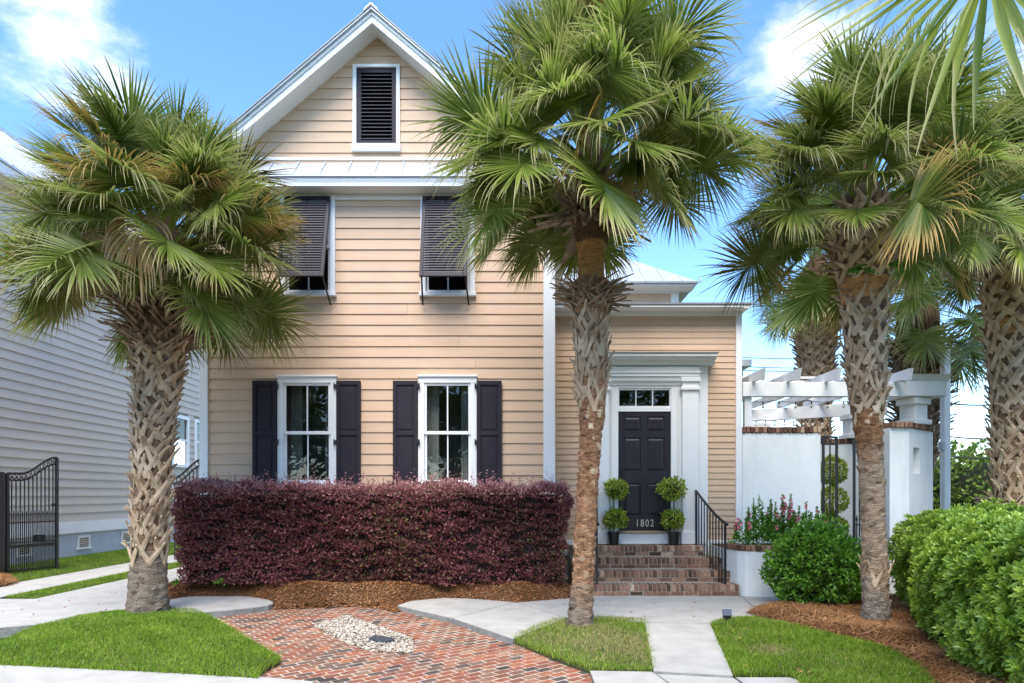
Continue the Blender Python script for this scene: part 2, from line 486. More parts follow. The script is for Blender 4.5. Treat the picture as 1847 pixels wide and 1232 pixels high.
m_mulch = leafmat('mulch_needle', [(0, (.18, .072, .030)), (.4, (.37, .155, .062)), (.75, (.54, .27, .115)), (1, (.68, .44, .23))], None, .05, .7, .2, 0)
m_straw = leafmat('pine_straw_needle', [(0, (.15, .065, .026)), (.4, (.32, .15, .058)), (.75, (.50, .26, .11)), (1, (.66, .41, .21))], None, .05, .7, .2, 0)
m_stem = mat('woody_stem', (.16, .12, .08), .9, (.10, .08, .05), 10)
m_gstem = mat('green_stem', (.07, .13, .03), .6)
m_pink = mat('pink_petal', (.72, .07, .13), .5, (.78, .22, .27), 20)
m_wpet = mat('white_petal', (.80, .80, .78), .5)
m_pot = mat('black_pot', (.012, .012, .013), .35, spec=.5)
m_wood = mat('sill_wood', (.34, .25, .16), .7, (.26, .19, .12), 8)
m_num = mat('nickel', (.62, .60, .57), .3, metal=.9)
m_solar = mat('solar_cell', (.03, .05, .10), .45, (.04, .07, .12), 30, spec=.25)
m_vent = mat('cream_vent', (.62, .53, .38), .6)
m_bulb = mat('bulb_glass', (.7, .68, .6), .15, spec=.6)
m_wire = mat('wire', (.03, .03, .03), .6)
m_louvw = mat('blind', (.55, .56, .57), .6)
m_fern = leafmat('fern_leaf', [(0, (.06, .17, .015)), (1, (.14, .30, .03))], None, .35, .45, .3, 0)

def barkmix(name, lows, zs, bump=1.):
    m = mat(name, lows[0][0], .9, lows[0][1], 8., (1, 1, 4), bump=bump, bscale=25, bdist=.03)
    t = m.node_tree; L = t.links.new; p = t.nodes['Principled BSDF']
    geo = N(t, 'ShaderNodeNewGeometry'); sp = N(t, 'ShaderNodeSeparateXYZ'); L(geo.outputs['Position'], sp.inputs[0])
    no = N(t, 'ShaderNodeTexNoise'); no.inputs['Scale'].default_value = 7; no.inputs['Detail'].default_value = 5; L(geo.outputs['Position'], no.inputs['Vector'])
    ml = N(t, 'ShaderNodeMath', operation='MULTIPLY_ADD'); L(no.outputs['Fac'], ml.inputs[0]); ml.inputs[1].default_value = .9; L(sp.outputs['Z'], ml.inputs[2])
    c = p.inputs['Base Color'].links[0].from_socket
    n2 = N(t, 'ShaderNodeTexNoise'); n2.inputs['Scale'].default_value = 13; n2.inputs['Detail'].default_value = 6
    mp = N(t, 'ShaderNodeMapping'); mp.inputs['Scale'].default_value = (1, 1, 2.2); L(geo.outputs['Position'], mp.inputs['Vector']); L(mp.outputs['Vector'], n2.inputs['Vector'])
    for (a, b), z in zip(lows[1:], zs):
        r = ramp(t, [(.36, a), (.66, b)]); L(n2.outputs['Fac'], r.inputs['Fac'])
        mr = N(t, 'ShaderNodeMapRange', interpolation_type='SMOOTHSTEP'); mr.inputs['From Min'].default_value = z + .45 - .22; mr.inputs['From Max'].default_value = z + .45 + .22
        L(ml.outputs[0], mr.inputs['Value'])
        mx = N(t, 'ShaderNodeMix', data_type='RGBA'); L(mr.outputs['Result'], mx.inputs['Factor']); L(c, mx.inputs['A']); L(r.outputs['Color'], mx.inputs['B'])
        c = mx.outputs['Result']
    L(c, p.inputs['Base Color'])
    return m
m_bark2 = barkmix('palm_bark_orange_above', [((.30, .235, .18), (.15, .105, .075)), ((.42, .235, .125), (.19, .09, .045))], [.40])
m_bark3 = barkmix('palm_bark_grey_to_orange', [((.33, .29, .24), (.19, .155, .12)), ((.40, .30, .205), (.24, .165, .11)), ((.38, .20, .095), (.17, .08, .035))], [.45, 2.05])
# ------------------------------------------------------------------ polygon tools
def inside(poly, P):
    x, y = P[:, 0], P[:, 1]
    r = np.zeros(len(P), bool)
    n = len(poly)
    for i in range(n):
        x1, y1 = poly[i]; x2, y2 = poly[(i + 1) % n]
        c = ((y1 > y) != (y2 > y)) & (x < (x2 - x1) * (y - y1) / (y2 - y1 + 1e-12) + x1)
        r ^= c
    return r
def edgedist(poly, P):
    d = np.full(len(P), 1e9)
    n = len(poly)
    for i in range(n):
        a = np.array(poly[i]); b = np.array(poly[(i + 1) % n])
        ab = b - a
        t = np.clip(((P - a) @ ab) / (ab @ ab + 1e-12), 0, 1)
        d = np.minimum(d, np.linalg.norm(P - (a + t[:, None] * ab), axis=1))
    return d
def vnoise(P, s, seed=0):
    """cheap smooth 2D noise, about -1..1"""
    x, y = P[:, 0] * s + seed * 3.7, P[:, 1] * s - seed * 1.9
    return (np.sin(x + 1.3 * np.sin(y * .9 + seed)) + np.sin(y * 1.2 + 1.7 * np.sin(x * .7 + 2 * seed)) + np.sin((x + y) * 1.9 + seed) * .5) / 2.5
def sample(poly, n):
    p = np.array(poly)
    lo, hi = p.min(0), p.max(0)
    out = []
    c = 0
    while c < n:
        Q = rng.uniform(lo, hi, (n * 2, 2))
        Q = Q[inside(poly, Q)]
        out.append(Q); c += len(Q)
    return np.concatenate(out)[:n]
def inset(poly, d):
    n = len(poly)
    a = sum(poly[i][0] * poly[(i + 1) % n][1] - poly[(i + 1) % n][0] * poly[i][1] for i in range(n))
    if a < 0: poly = poly[::-1]
    out = []
    for i in range(n):
        p0, p1, p2 = (Vector(poly[i - 1]), Vector(poly[i]), Vector(poly[(i + 1) % n]))
        e1 = (p1 - p0).normalized(); e2 = (p2 - p1).normalized()
        n1 = Vector((-e1.y, e1.x)); n2 = Vector((-e2.y, e2.x))
        b = (n1 + n2)
        b = b / max(.3, b.dot(n1)) if b.length > 1e-6 else n1
        q = p1 + b * d
        out.append((q.x, q.y))
    return out
def smooth_poly(poly, k=2):
    for _ in range(k):
        q = []
        n = len(poly)
        for i in range(n):
            a, b = poly[i], poly[(i + 1) % n]
            q.append((a[0] * .75 + b[0] * .25, a[1] * .75 + b[1] * .25))
            q.append((a[0] * .25 + b[0] * .75, a[1] * .25 + b[1] * .75))
        poly = q
    return poly
def mound_mesh(name, poly, hf, mt, cell=.05):
    p = np.array(poly); lo, hi = p.min(0), p.max(0)
    nx, ny = int((hi[0] - lo[0]) / cell) + 2, int((hi[1] - lo[1]) / cell) + 2
    gx, gy = np.meshgrid(lo[0] + np.arange(nx) * cell, lo[1] + np.arange(ny) * cell, indexing='ij')
    P = np.stack([gx.ravel(), gy.ravel()], 1)
    z = hf(P)
    V = np.column_stack([P, z])
    i, j = np.meshgrid(np.arange(nx - 1), np.arange(ny - 1), indexing='ij')
    q = np.stack([i * ny + j, (i + 1) * ny + j, (i + 1) * ny + j + 1, i * ny + j + 1], -1).reshape(-1, 4)
    ok = inside(poly, P)
    q = q[ok[q].all(1)]
    used = np.unique(q)
    remap = np.zeros(len(V), int); remap[used] = np.arange(len(used))
    return np_mesh(name, V[used], remap[q], mt, smooth=True)

def blades(pts, z, hmin, hmax, wid, rnd, lean=.5):
    n = len(pts)
    a = rng.uniform(0, 2 * np.pi, n); b = rng.uniform(0, 2 * np.pi, n)
    h = rng.uniform(hmin, hmax, n)
    wd = np.stack([np.cos(a), np.sin(a), np.zeros(n)], 1) * (wid * rng.uniform(.6, 1.2, n))[:, None]
    ld = np.stack([np.cos(b), np.sin(b), np.zeros(n)], 1) * (h * rng.uniform(.1, lean, n))[:, None]
    B = np.column_stack([pts, z])
    up = np.array([0, 0, 1.0])
    v0 = B - wd; v1 = B + wd
    mid = B + ld * .35 + up * (h * .6)[:, None]
    v2 = mid + wd * .7; v3 = mid - wd * .7
    v4 = B + ld * 1.1 + up * (h * .95)[:, None]
    V = np.stack([v0, v1, v2, v3, v4], 1).reshape(-1, 3)
    k = np.arange(n)[:, None] * 5
    T = np.concatenate([k + [0, 1, 2], k + [0, 2, 3], k + [3, 2, 4]], 0)
    return V, T, np.repeat(rnd, 5)
def leaves(P, Nn, ln, wd, rnd, fold=.25, up=.0, spread=.8, tt=False):
    """diamond leaves at P that grow roughly along Nn"""
    n = len(P)
    d = Nn + rng.normal(0, spread, (n, 3)); d[:, 2] += up
    d /= np.linalg.norm(d, axis=1)[:, None] + 1e-9
    r = rng.normal(0, 1, (n, 3))
    s = np.cross(d, r); s /= np.linalg.norm(s, axis=1)[:, None] + 1e-9
    nn = np.cross(d, s)
    l = (ln * rng.uniform(.6, 1.25, n))[:, None]; ww = (wd * rng.uniform(.7, 1.2, n))[:, None]
    a = P; c = P + d * l
    m = P + d * l * .5
    b1 = m + s * ww / 2 + nn * ww * fold; b2 = m - s * ww / 2 + nn * ww * fold
    V = np.stack([a, b1, c, b2], 1).reshape(-1, 3)
    k = np.arange(n)[:, None] * 4
    T = np.concatenate([k + [0, 1, 2], k + [0, 2, 3]], 0)
    A = {'rnd': np.repeat(rnd, 4)}
    if tt: A['tt'] = np.tile([0, .5, 1, .5], n)
    return V, T, A
def needles(pts, z, ln, wid, rnd, tilt=.3):
    n = len(pts)
    a = rng.uniform(0, 2 * np.pi, n)
    l = ln * rng.uniform(.5, 1.2, n)
    e = rng.uniform(-.25, 1, n) * tilt
    d = np.stack([np.cos(a) * np.cos(e), np.sin(a) * np.cos(e), np.sin(e)], 1) * (l / 2)[:, None]
    s = np.stack([-np.sin(a), np.cos(a), np.zeros(n)], 1) * wid
    B = np.column_stack([pts, z + np.abs(d[:, 2]) + rng.uniform(0, .015, n)])
    m = B + np.array([0, 0, 1.]) * (l * .07)[:, None]
    V = np.stack([B - d - s, B - d + s, m + s, m - s, B + d + s * .5, B + d - s * .5], 1).reshape(-1, 3)
    k = np.arange(n)[:, None] * 6
    T = np.concatenate([k + [0, 1, 2], k + [0, 2, 3], k + [3, 2, 4], k + [3, 4, 5]], 0)
    return V, T, np.repeat(rnd, 6)

# ------------------------------------------------------------------ ground, paving, lawns
ZP = -.07                                            # brick paving lies below the slabs
def gp(lst, z=0): return [G(x, y, z) for x, y in lst]
g = MB().add([(-400, -400, -.14), (400, -400, -.14), (400, 400, -.14), (-400, 400, -.14)], [(0, 1, 2, 3)])
tag(g.build('ground', m_soil), 'bare grassy ground around the house', kind='structure')
g = MB().box(-60, 60, -7, 2.6, -.135, -.13)
tag(g.build('road', m_asph), 'asphalt street in front of the yard', kind='structure')

def slab(name, polys, label, z=0.0, mt=None):
    root = None
    for i, p in enumerate(polys):
        q = inset(p, .005)
        o = MB().prism(q, z - .0085, z - .004).prism(inset(q, .005), z - .0038, z).build(name if root is None else 'slab', mt or m_conc, root)
        if root is None:
            root = tag(o, label, kind='structure')
        MB().prism(inset(q, .001), -.128, z - .009).build('slab_edge', m_concside, root)
    return root
# driveway: two concrete strips with grass between, joining in front
slab('driveway', [[(-16, 9.35), (-16, 5.8), (-9.5, 5.8), (-9.5, 9.35)],
                  [(-8.62, 9.35), (-7.6, 9.35), (-7.6, 14), (-8.62, 14)], [(-8.62, 14), (-7.6, 14), (-7.6, 24), (-8.62, 24)],
                  [(-7.0, 9.35), (-5.45, 9.35), (-5.4, 14), (-7.0, 14)], [(-7.0, 14), (-5.4, 14), (-5.4, 24), (-7.0, 24)],
                  [(-9.5, 9.35), (-9.5, 6.2), (-6.2, 7.0), (-5.9, 7.3), (-5.4, 7.6), (-4.6, 8.1), (-4.3, 8.25), (-4.28, 8.95), (-5.0, 9.35)]],
     'pale concrete ribbon driveway beside the tan house')
slab('sidewalk', [gp([(-160, 1192), (0, 1199), (300, 1213), (470, 1224), (570, 1233)], -.05) + [(-2.2, 3.2), (-8, 3.2)],
                  gp([(1063, 1209), (1178, 1211)], -.03) + [(1.6, 3.2), (.65, 3.2)],
                  gp([(1180, 1211), (1323, 1219)], -.02) + [(2.0, 3.2), (1.65, 3.2)],
                  gp([(1325, 1219), (1425, 1219), (1440, 1224), (1449, 1233)], -.02) + [(2.6, 3.2), (2.05, 3.2)]],
     'concrete sidewalk along the street', -.03)
slab('corner_slab', [smooth_poly(gp([(225, 1084), (250, 1078), (340, 1075), (440, 1074), (482, 1081), (497, 1088), (480, 1094), (385, 1104), (306, 1108), (225, 1108)]), 1)],
     'small rounded concrete slab between mulch and brick paving', .005)
W0 = G(1035, 1078); W1 = G(930, 1086)
slab('walkway', [gp([(716, 1092), (745, 1082), (800, 1077), (860, 1079), (930, 1086), (816, 1115)]),
                 gp([(816, 1115), (930, 1086), (1022, 1115), (925, 1152)]),
                 gp([(930, 1086), (1035, 1076)]) + [(1.0, 9.62), (3.4, 9.62), (3.43, 9.5)] + gp([(1392, 1122), (1300, 1124.5), (1282, 1124.5), (1162, 1122.5), (1022, 1115)]),
                 [(3.435, 9.62), (6.4, 9.62), (6.4, 8.3)] + gp([(1395, 1121)]),
                 gp([(1162, 1123), (1282, 1125), (1323, 1217.5), (1178, 1209.5)])],
     'pale concrete walkway from the brick steps to the sidewalk')

# brick paving, each brick on its own
pave_px = [(386, 1104), (440, 1097), (497, 1090), (560, 1086), (640, 1083), (690, 1087), (722, 1094), (925, 1154), (990, 1180), (1062, 1209), (1062, 1240), (560, 1240), (468, 1224), (505, 1190), (440, 1150)]
pave = gp(pave_px, ZP)
gravel_px = [(626, 1112), (745, 1153), (746, 1178), (668, 1176), (633, 1165), (596, 1146), (563, 1127)]
gravel = gp(gravel_px, ZP)
base = MB().prism(inset(pave, -.12), -.13, ZP - .003)
pbed = tag(base.build('brick_paving', m_sand), 'weathered red brick paving in front of the mulch bed', kind='structure')
TH = R(40)
BL, BW, JT = .152, .084, .0125
ux, uy = Vector((math.cos(TH), math.sin(TH))), Vector((-math.sin(TH), math.cos(TH)))
cells = []
for r in range(-150, 150):
    for c in range(-60, 60):
        p = Vector((-1.2, 7.2)) + ux * ((c + .5 * (r % 2)) * (BL + JT)) + uy * (r * (BW + JT))
        cells.append((p.x, p.y))
C = np.array(cells)
C = C[inside(inset(pave, -.05), C) & ~inside(inset(gravel, .035), C)]
C = C[np.argsort(C[:, 1])]
def brick_mb(l, wd, h, sd, at=0.0):
    rr = random.Random(sd)
    m = MB()
    j = lambda: rr.uniform(-.003, .003)
    m.cbox(-l / 2 + j(), l / 2 + j(), -wd / 2 + j(), wd / 2 + j(), -h, 0, .006, at)
    return m
pv = [brick_mb(BL, BW, .05, i).mesh('paver', m_pave) for i in range(5)]
inview = (C[:, 1] > 5.05)
order = np.concatenate([C[inview], C[~inview]])
for i, (x, y) in enumerate(order[:290]):
    link('brick', pv[i % 5], pbed, (x, y, ZP + random.uniform(-.001, .003)), (random.uniform(-.008, .008), random.uniform(-.008, .008), TH + random.uniform(-.015, .015)))
rest = MB()
for x, y in order[290:]:
    b = brick_mb(BL, BW, .05, random.random(), 1)
    a = TH + random.uniform(-.015, .015); ca, sa = math.cos(a), math.sin(a); dz = ZP + random.uniform(-.003, .003)
    rest.add([(x + p[0] * ca - p[1] * sa, y + p[0] * sa + p[1] * ca, p[2] + dz) for p in b.v], b.f, random.uniform(.001, 1))
tag(rest.build('bricks', m_pave2, pbed), kind='stuff')
# white gravel bed with a valve cover
gb = MB().prism(inset(gravel, .05), -.128, ZP - .0015)
gbed = tag(gb.build('gravel_bed', m_sand), 'pale pebble bed let into the brick paving', kind='structure')
ico = bmesh.new(); bmesh.ops.create_icosphere(ico, subdivisions=1, radius=1)
IV = np.array([v.co for v in ico.verts]); IT = np.array([[v.index for v in f.verts] for f in ico.faces]); ico.free()
gs = sample(inset(gravel, .0), 2600)
n = len(gs)
sc = np.stack([rng.uniform(.010, .024, n), rng.uniform(.009, .020, n), rng.uniform(.007, .014, n)], 1)
an = rng.uniform(0, 6.28, n)
V = IV[None] * sc[:, None, :] * rng.uniform(.8, 1.15, (n, 12, 1))
Vx = V[:, :, 0] * np.cos(an)[:, None] - V[:, :, 1] * np.sin(an)[:, None]
Vy = V[:, :, 0] * np.sin(an)[:, None] + V[:, :, 1] * np.cos(an)[:, None]
V = np.stack([Vx + gs[:, :1], Vy + gs[:, 1:], V[:, :, 2] + ZP + rng.uniform(.0, .02, n)[:, None]], -1).reshape(-1, 3)
T = (IT[None] + (np.arange(n) * 12)[:, None, None]).reshape(-1, 3)
tag(link('gravel', np_mesh('gravel', V, T, m_gravel, {'rnd': np.repeat(rng.uniform(.01, 1, n), 12)}, True)), 'pale pebbles around the valve cover', kind='stuff')
vx, vy = G(688, 1157, ZP)
vroot = empty('valve_cover', (vx, vy, ZP), 'blue grey oval valve box cover sunk in the pebble bed', 'valve cover', rz=R(-42))
oval = [((.17 * math.copysign(abs(math.cos(a)) ** .6, math.cos(a))), .10 * math.copysign(abs(math.sin(a)) ** .8, math.sin(a))) for a in [2 * math.pi * k / 28 for k in range(28)]]
MB().prism(oval, -.03, .028).build('collar', m_valve, vroot)
MB().prism([(x * .88, y * .86) for x, y in oval], .0285, .036).build('lid', m_valve, vroot)
MB().lathe([(.022, .0365), (.022, .04), (.013, .041)], 14, (-.08, .01)).build('lift_hole', m_num, vroot)

# lawns
def lawn(name, poly, label, mound, dens, dry=0., seed=0, z0=-.02, hmin=.025, hmax=.055, drycent=None):
    poly = list(poly)
    m = MB().prism(poly, -.128, z0)
    root = tag(m.build(name, m_soil), label, kind='structure')
    hf = lambda P: z0 + .004 + mound * np.clip(edgedist(poly, P) / .45, 0, 1) ** .7 + .008 * vnoise(P, 5, seed)
    link('lawn_surface', mound_mesh('lawn_surface', poly, hf, m_soil), root)
    a = abs(sum(poly[i][0] * poly[(i + 1) % len(poly)][1] - poly[(i + 1) % len(poly)][0] * poly[i][1] for i in range(len(poly)))) / 2
    nb = int(a * dens)
    pts = sample(inset(poly, -.015), nb)
    z = np.where(inside(poly, pts), hf(pts), z0) - .004
    rv = np.clip(.36 + .20 * vnoise(pts, 6, seed + 1) + rng.normal(0, .16, nb), 0, .74)
    dp = dry * (.5 + .6 * vnoise(pts, 3.0, seed + 2))
    if drycent is not None:
        dd = np.linalg.norm(pts - np.array(drycent[:2]), axis=1)
        dp = dp + np.clip(1 - dd / drycent[2], 0, 1) * .9
    isd = rng.uniform(0, 1, nb) < dp
    rv[isd] = rng.uniform(.76, 1, isd.sum())
    tall = rng.uniform(0, 1, nb) < .06
    V, T, A = blades(pts, z, hmin, hmax, .0032, rv, .9)
    tag(link('grass', np_mesh('grass', V, T, m_grass, {'rnd': A})), 'short green grass of the ' + label, kind='stuff')
    if True:                                          # scruffy longer blades over the edges
        n = len(poly); ep = []
        for i in range(n):
            p, q = Vector(poly[i]), Vector(poly[(i + 1) % n])
            for k in range(int((q - p).length * 260)):
                r = p.lerp(q, random.random()); ep.append((r.x + random.gauss(0, .018), r.y + random.gauss(0, .018)))
        ep = np.array(ep)
        V, T, A = blades(ep, np.full(len(ep), z0 - .02), .04, .085, .003, np.clip(rng.normal(.42, .2, len(ep)), 0, .85), 1.3)
        tag(link('grass_edge', np_mesh('grass_edge', V, T, m_grass, {'rnd': A})), 'longer blades along the edge of the ' + label, kind='stuff')
lawnC = gp([(-120, 1182), (0, 1160), (70, 1130), (150, 1112), (225, 1103), (300, 1099), (350, 1102), (382, 1116), (415, 1135), (450, 1157), (503, 1187), (500, 1192), (468, 1208), (463, 1221), (300, 1211), (0, 1197), (-150, 1190)], -.02)
lawn('lawn_with_palm', lawnC, 'lush green lawn island under the shaggy palm', .035, 9500, .09, 1, hmin=.02, hmax=.045)
lawnD = gp([(926, 1152), (960, 1135), (1000, 1119), (1060, 1114), (1160, 1118), (1170, 1165), (1178, 1208), (1066, 1206), (1010, 1187)], -.02)
lawn('small_lawn', lawnD, 'thin half dry lawn around the centre palm', .03, 8000, .75, 2, drycent=(*G(1085, 1150), .75), hmin=.018, hmax=.042)
lawnE = gp([(1284, 1126), (1310, 1118), (1360, 1116), (1420, 1126), (1500, 1144), (1570, 1160), (1630, 1180), (1665, 1203), (1700, 1245), (1452, 1245), (1445, 1226), (1428, 1217), (1325, 1216), (1302, 1168)], -.02)
lawn('front_lawn', lawnE, 'green front lawn right of the concrete walk', 0.04, 9000, .12, 3, drycent=(*G(1390, 1178), .30))
lawn('side_lawn', [(-10.75, 11.1), (-8.7, 11.0), (-8.65, 25), (-10.75, 25)], 'grass strip along the grey neighbouring house', .03, 1500, .02, 4, hmin=.04, hmax=.08)
lawn('strip_lawn', [(-7.57, 9.55), (-7.05, 9.42), (-7.03, 24), (-7.58, 24)], 'grass strip between the two driveway ribbons', .02, 3000, .02, 5, hmin=.035, hmax=.06)

# fallen leaves and bits on the paving and lawns
_fl = np.concatenate([sample(pave, 60), sample(lawnE, 45), sample(gp([(930, 1086), (1300, 1080), (1300, 1124), (1022, 1115)]), 24), sample(gp([(0, 1070), (220, 1060), (200, 1105), (0, 1150)]), 22)])
_z = np.concatenate([np.full(60, ZP + .006), np.full(45, .03), np.full(24, .006), np.full(22, .006)])
V, T, A_ = leaves(np.column_stack([_fl, _z]), rng.normal(0, 1, (len(_fl), 3)) * [1, 1, .05], .045, .018, rng.uniform(0, 1, len(_fl)), .15, .05, .1)
tag(link('fallen_leaves', np_mesh('fallen_leaves', V, T, m_mulch, A_)), 'scattered dry leaves on the paving and lawns', kind='stuff')
# mulch beds
def bed(name, poly, label, hf, mt, mneedle, dens, ln, wid, clumps=False, zlow=-.012):
    root = tag(MB().prism(poly, -.128, zlow).build(name, mt), label, kind='structure')
    link('bed_surface', mound_mesh('bed_surface', poly, hf, mt, .05), root)
    a = abs(sum(poly[i][0] * poly[(i + 1) % len(poly)][1] - poly[(i + 1) % len(poly)][0] * poly[i][1] for i in range(len(poly)))) / 2
    nb = int(a * dens)
    pts = sample(inset(poly, -.025), nb)
    z = np.where(inside(poly, pts), hf(pts), zlow)
    rv = np.clip(.5 + .22 * vnoise(pts, 4, 3) + rng.normal(0, .22, nb), 0, 1)
    V, T, A = needles(pts, z, ln, wid, rv)
    tag(link('mulch' if not clumps else 'pine_straw', np_mesh('needles', V, T, mneedle, {'rnd': A})), 'loose litter on the ' + label, kind='stuff')
mulch = gp([(303, 1083), (340, 1077), (440, 1076), (482, 1083), (497, 1090), (560, 1088), (640, 1085), (690, 1089), (714, 1095), (742, 1085), (800, 1079), (860, 1081), (930, 1088), (1037, 1079)], 0) + [(1.05, 9.6), (.93, 10.4), (-4.9, 10.4), (-5.4, 10.4), (-5.42, 9.4)]
MUH = lambda P: -.062 + .066 * np.clip(edgedist(mulch, P) / .22, 0, 1) + .21 * np.clip((P[:, 1] - 8.65) / .75, 0, 1) ** 1.0 * np.clip(edgedist(mulch, P) / .35, 0, 1) ** .6 + .012 * vnoise(P, 6, 2)
bed('mulch_bed', mulch, 'brown mulch bed in front of the purple hedge', MUH, m_bed, m_mulch, 5600, .075, .0042, zlow=-.066)
straw = gp([(1352, 1107), (1362, 1098), (1400, 1092), (1470, 1088)], 0) + [(4.7, 9.3), (6.6, 9.6), (7, 8), (5.2, 6.2), (3.9, 4.4), (3.2, 4.4)] + gp([(1702, 1240), (1668, 1203), (1632, 1180), (1572, 1159), (1500, 1143), (1420, 1125), (1380, 1117)], 0)
STH = lambda P: -.005 + .085 * np.clip(edgedist(straw, P) / .28, 0, 1) ** .6 + .03 * vnoise(P, 5.5, 5) * np.clip(edgedist(straw, P) / .2, 0, 1)
bed('pine_straw_bed', straw, 'pine straw bed under the round shrub and glossy hedge', STH, m_bedp, m_straw, 3600, .16, .0026, True)
cornr = gp([(-60, 1050), (10, 1036), (24, 1044), (30, 1052), (10, 1058), (-60, 1066)])
bed('straw_corner', cornr, 'small pine straw patch at the driveway gate', lambda P: .02 + .06 * np.clip(edgedist(cornr, P) / .2, 0, 1), m_bedp, m_straw, 3000, .14, .003, True)

# ------------------------------------------------------------------ the tan house
YM, YW = 10.45, 10.90                                # front faces of the main block and of the entrance wing
mx = lambda px: XX(px, YM)
mz = lambda py: ZZ(py, YM)
wx = lambda px: XX(px, YW)
wz = lambda py: ZZ(py, YW)
house = empty('house', (-2.2, YM, 0), 'tan clapboard two-storey house with white trim and black door', 'house')
house.location = (0, 0, 0)
def boards(parent, x0, x1, z0, z1, pitch, yf, openings, mt, name='siding_board', lip=.022, clip=None, back=.03):
    """courses of lapped boards facing -Y; openings are (x0,x1,z0,z1)"""
    nrow = int(math.ceil((z1 - z0) / pitch - 1e-6))
    for r in range(nrow):
        a = z0 + r * pitch
        b = min(a + pitch, z1)
        cuts = sorted([(o[0], o[1]) for o in openings if o[2] < b - .004 and o[3] > a + .004])
        segs = []; cur = x0
        for c0, c1 in cuts:
            if c0 > cur + .01: segs.append((cur, c0))
            cur = max(cur, c1)
        if cur < x1 - .01: segs.append((cur, x1))
        if name == 'siding_board' and not (clip and a > 6.9):
            sp_ = []
            for s0, s1 in segs:
                if s1 - s0 > 2.4 and random.random() < .75:
                    c_ = random.uniform(s0 + .5, s1 - .5); sp_ += [(s0, c_ - .0015), (c_ + .0015, s1)]
                else: sp_.append((s0, s1))
            segs = sp_
        fills = [(s0, s1, a, b) for s0, s1 in segs]
        for o in openings:
            if o[2] < b - .004 and o[3] > a + .004:
                if o[2] > a + .004: fills.append((o[0], o[1], a, o[2]))
                if o[3] < b - .004: fills.append((o[0], o[1], o[3], b))
        for s0, s1, fa, fb in fills:
            if clip:
                xb0, xb1 = clip(a); xt0, xt1 = clip(b)
                if xb1 - xb0 < .04: continue
                pts = [(max(s0, xb0), a), (min(s1, xb1), a), (min(s1, xt1), b), (max(s0, xt0), b)]
                if pts[1][0] - pts[0][0] < .02: continue
                if pts[2][0] < pts[3][0]: pts[2] = pts[3] = ((pts[2][0] + pts[3][0]) / 2, b)
            else:
                pts = [(s0, fa), (s1, fa), (s1, fb), (s0, fb)]
            if clip and (fa > a or fb < b): pts = [(s0, fa), (s1, fa), (s1, fb), (s0, fb)]
            a_, b_ = pts[0][1], pts[2][1]
            jit = random.uniform(-.0015, .0015)
            ta = lip + (.006 - lip) * (a_ - a) / pitch; t = lip + (.006 - lip) * (b_ - a) / pitch
            vs = [(pts[0][0], yf - ta + jit, a_), (pts[1][0], yf - ta + jit, a_), (pts[2][0], yf - t, b_), (pts[3][0], yf - t, b_),
                  (pts[0][0], yf + back, a_), (pts[1][0], yf + back, a_), (pts[2][0], yf + back, b_), (pts[3][0], yf + back, b_)]
            MB().add(vs, [(0, 1, 2, 3), (5, 4, 7, 6), (1, 0, 4, 5), (3, 2, 6, 7), (0, 3, 7, 4), (2, 1, 5, 6)]).build(name, mt, parent)

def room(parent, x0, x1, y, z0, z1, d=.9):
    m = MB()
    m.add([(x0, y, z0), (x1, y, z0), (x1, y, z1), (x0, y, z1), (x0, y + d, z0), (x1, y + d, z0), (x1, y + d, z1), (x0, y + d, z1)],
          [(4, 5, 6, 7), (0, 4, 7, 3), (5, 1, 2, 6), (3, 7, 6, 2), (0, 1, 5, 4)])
    m.build('reveal', m_room, parent)

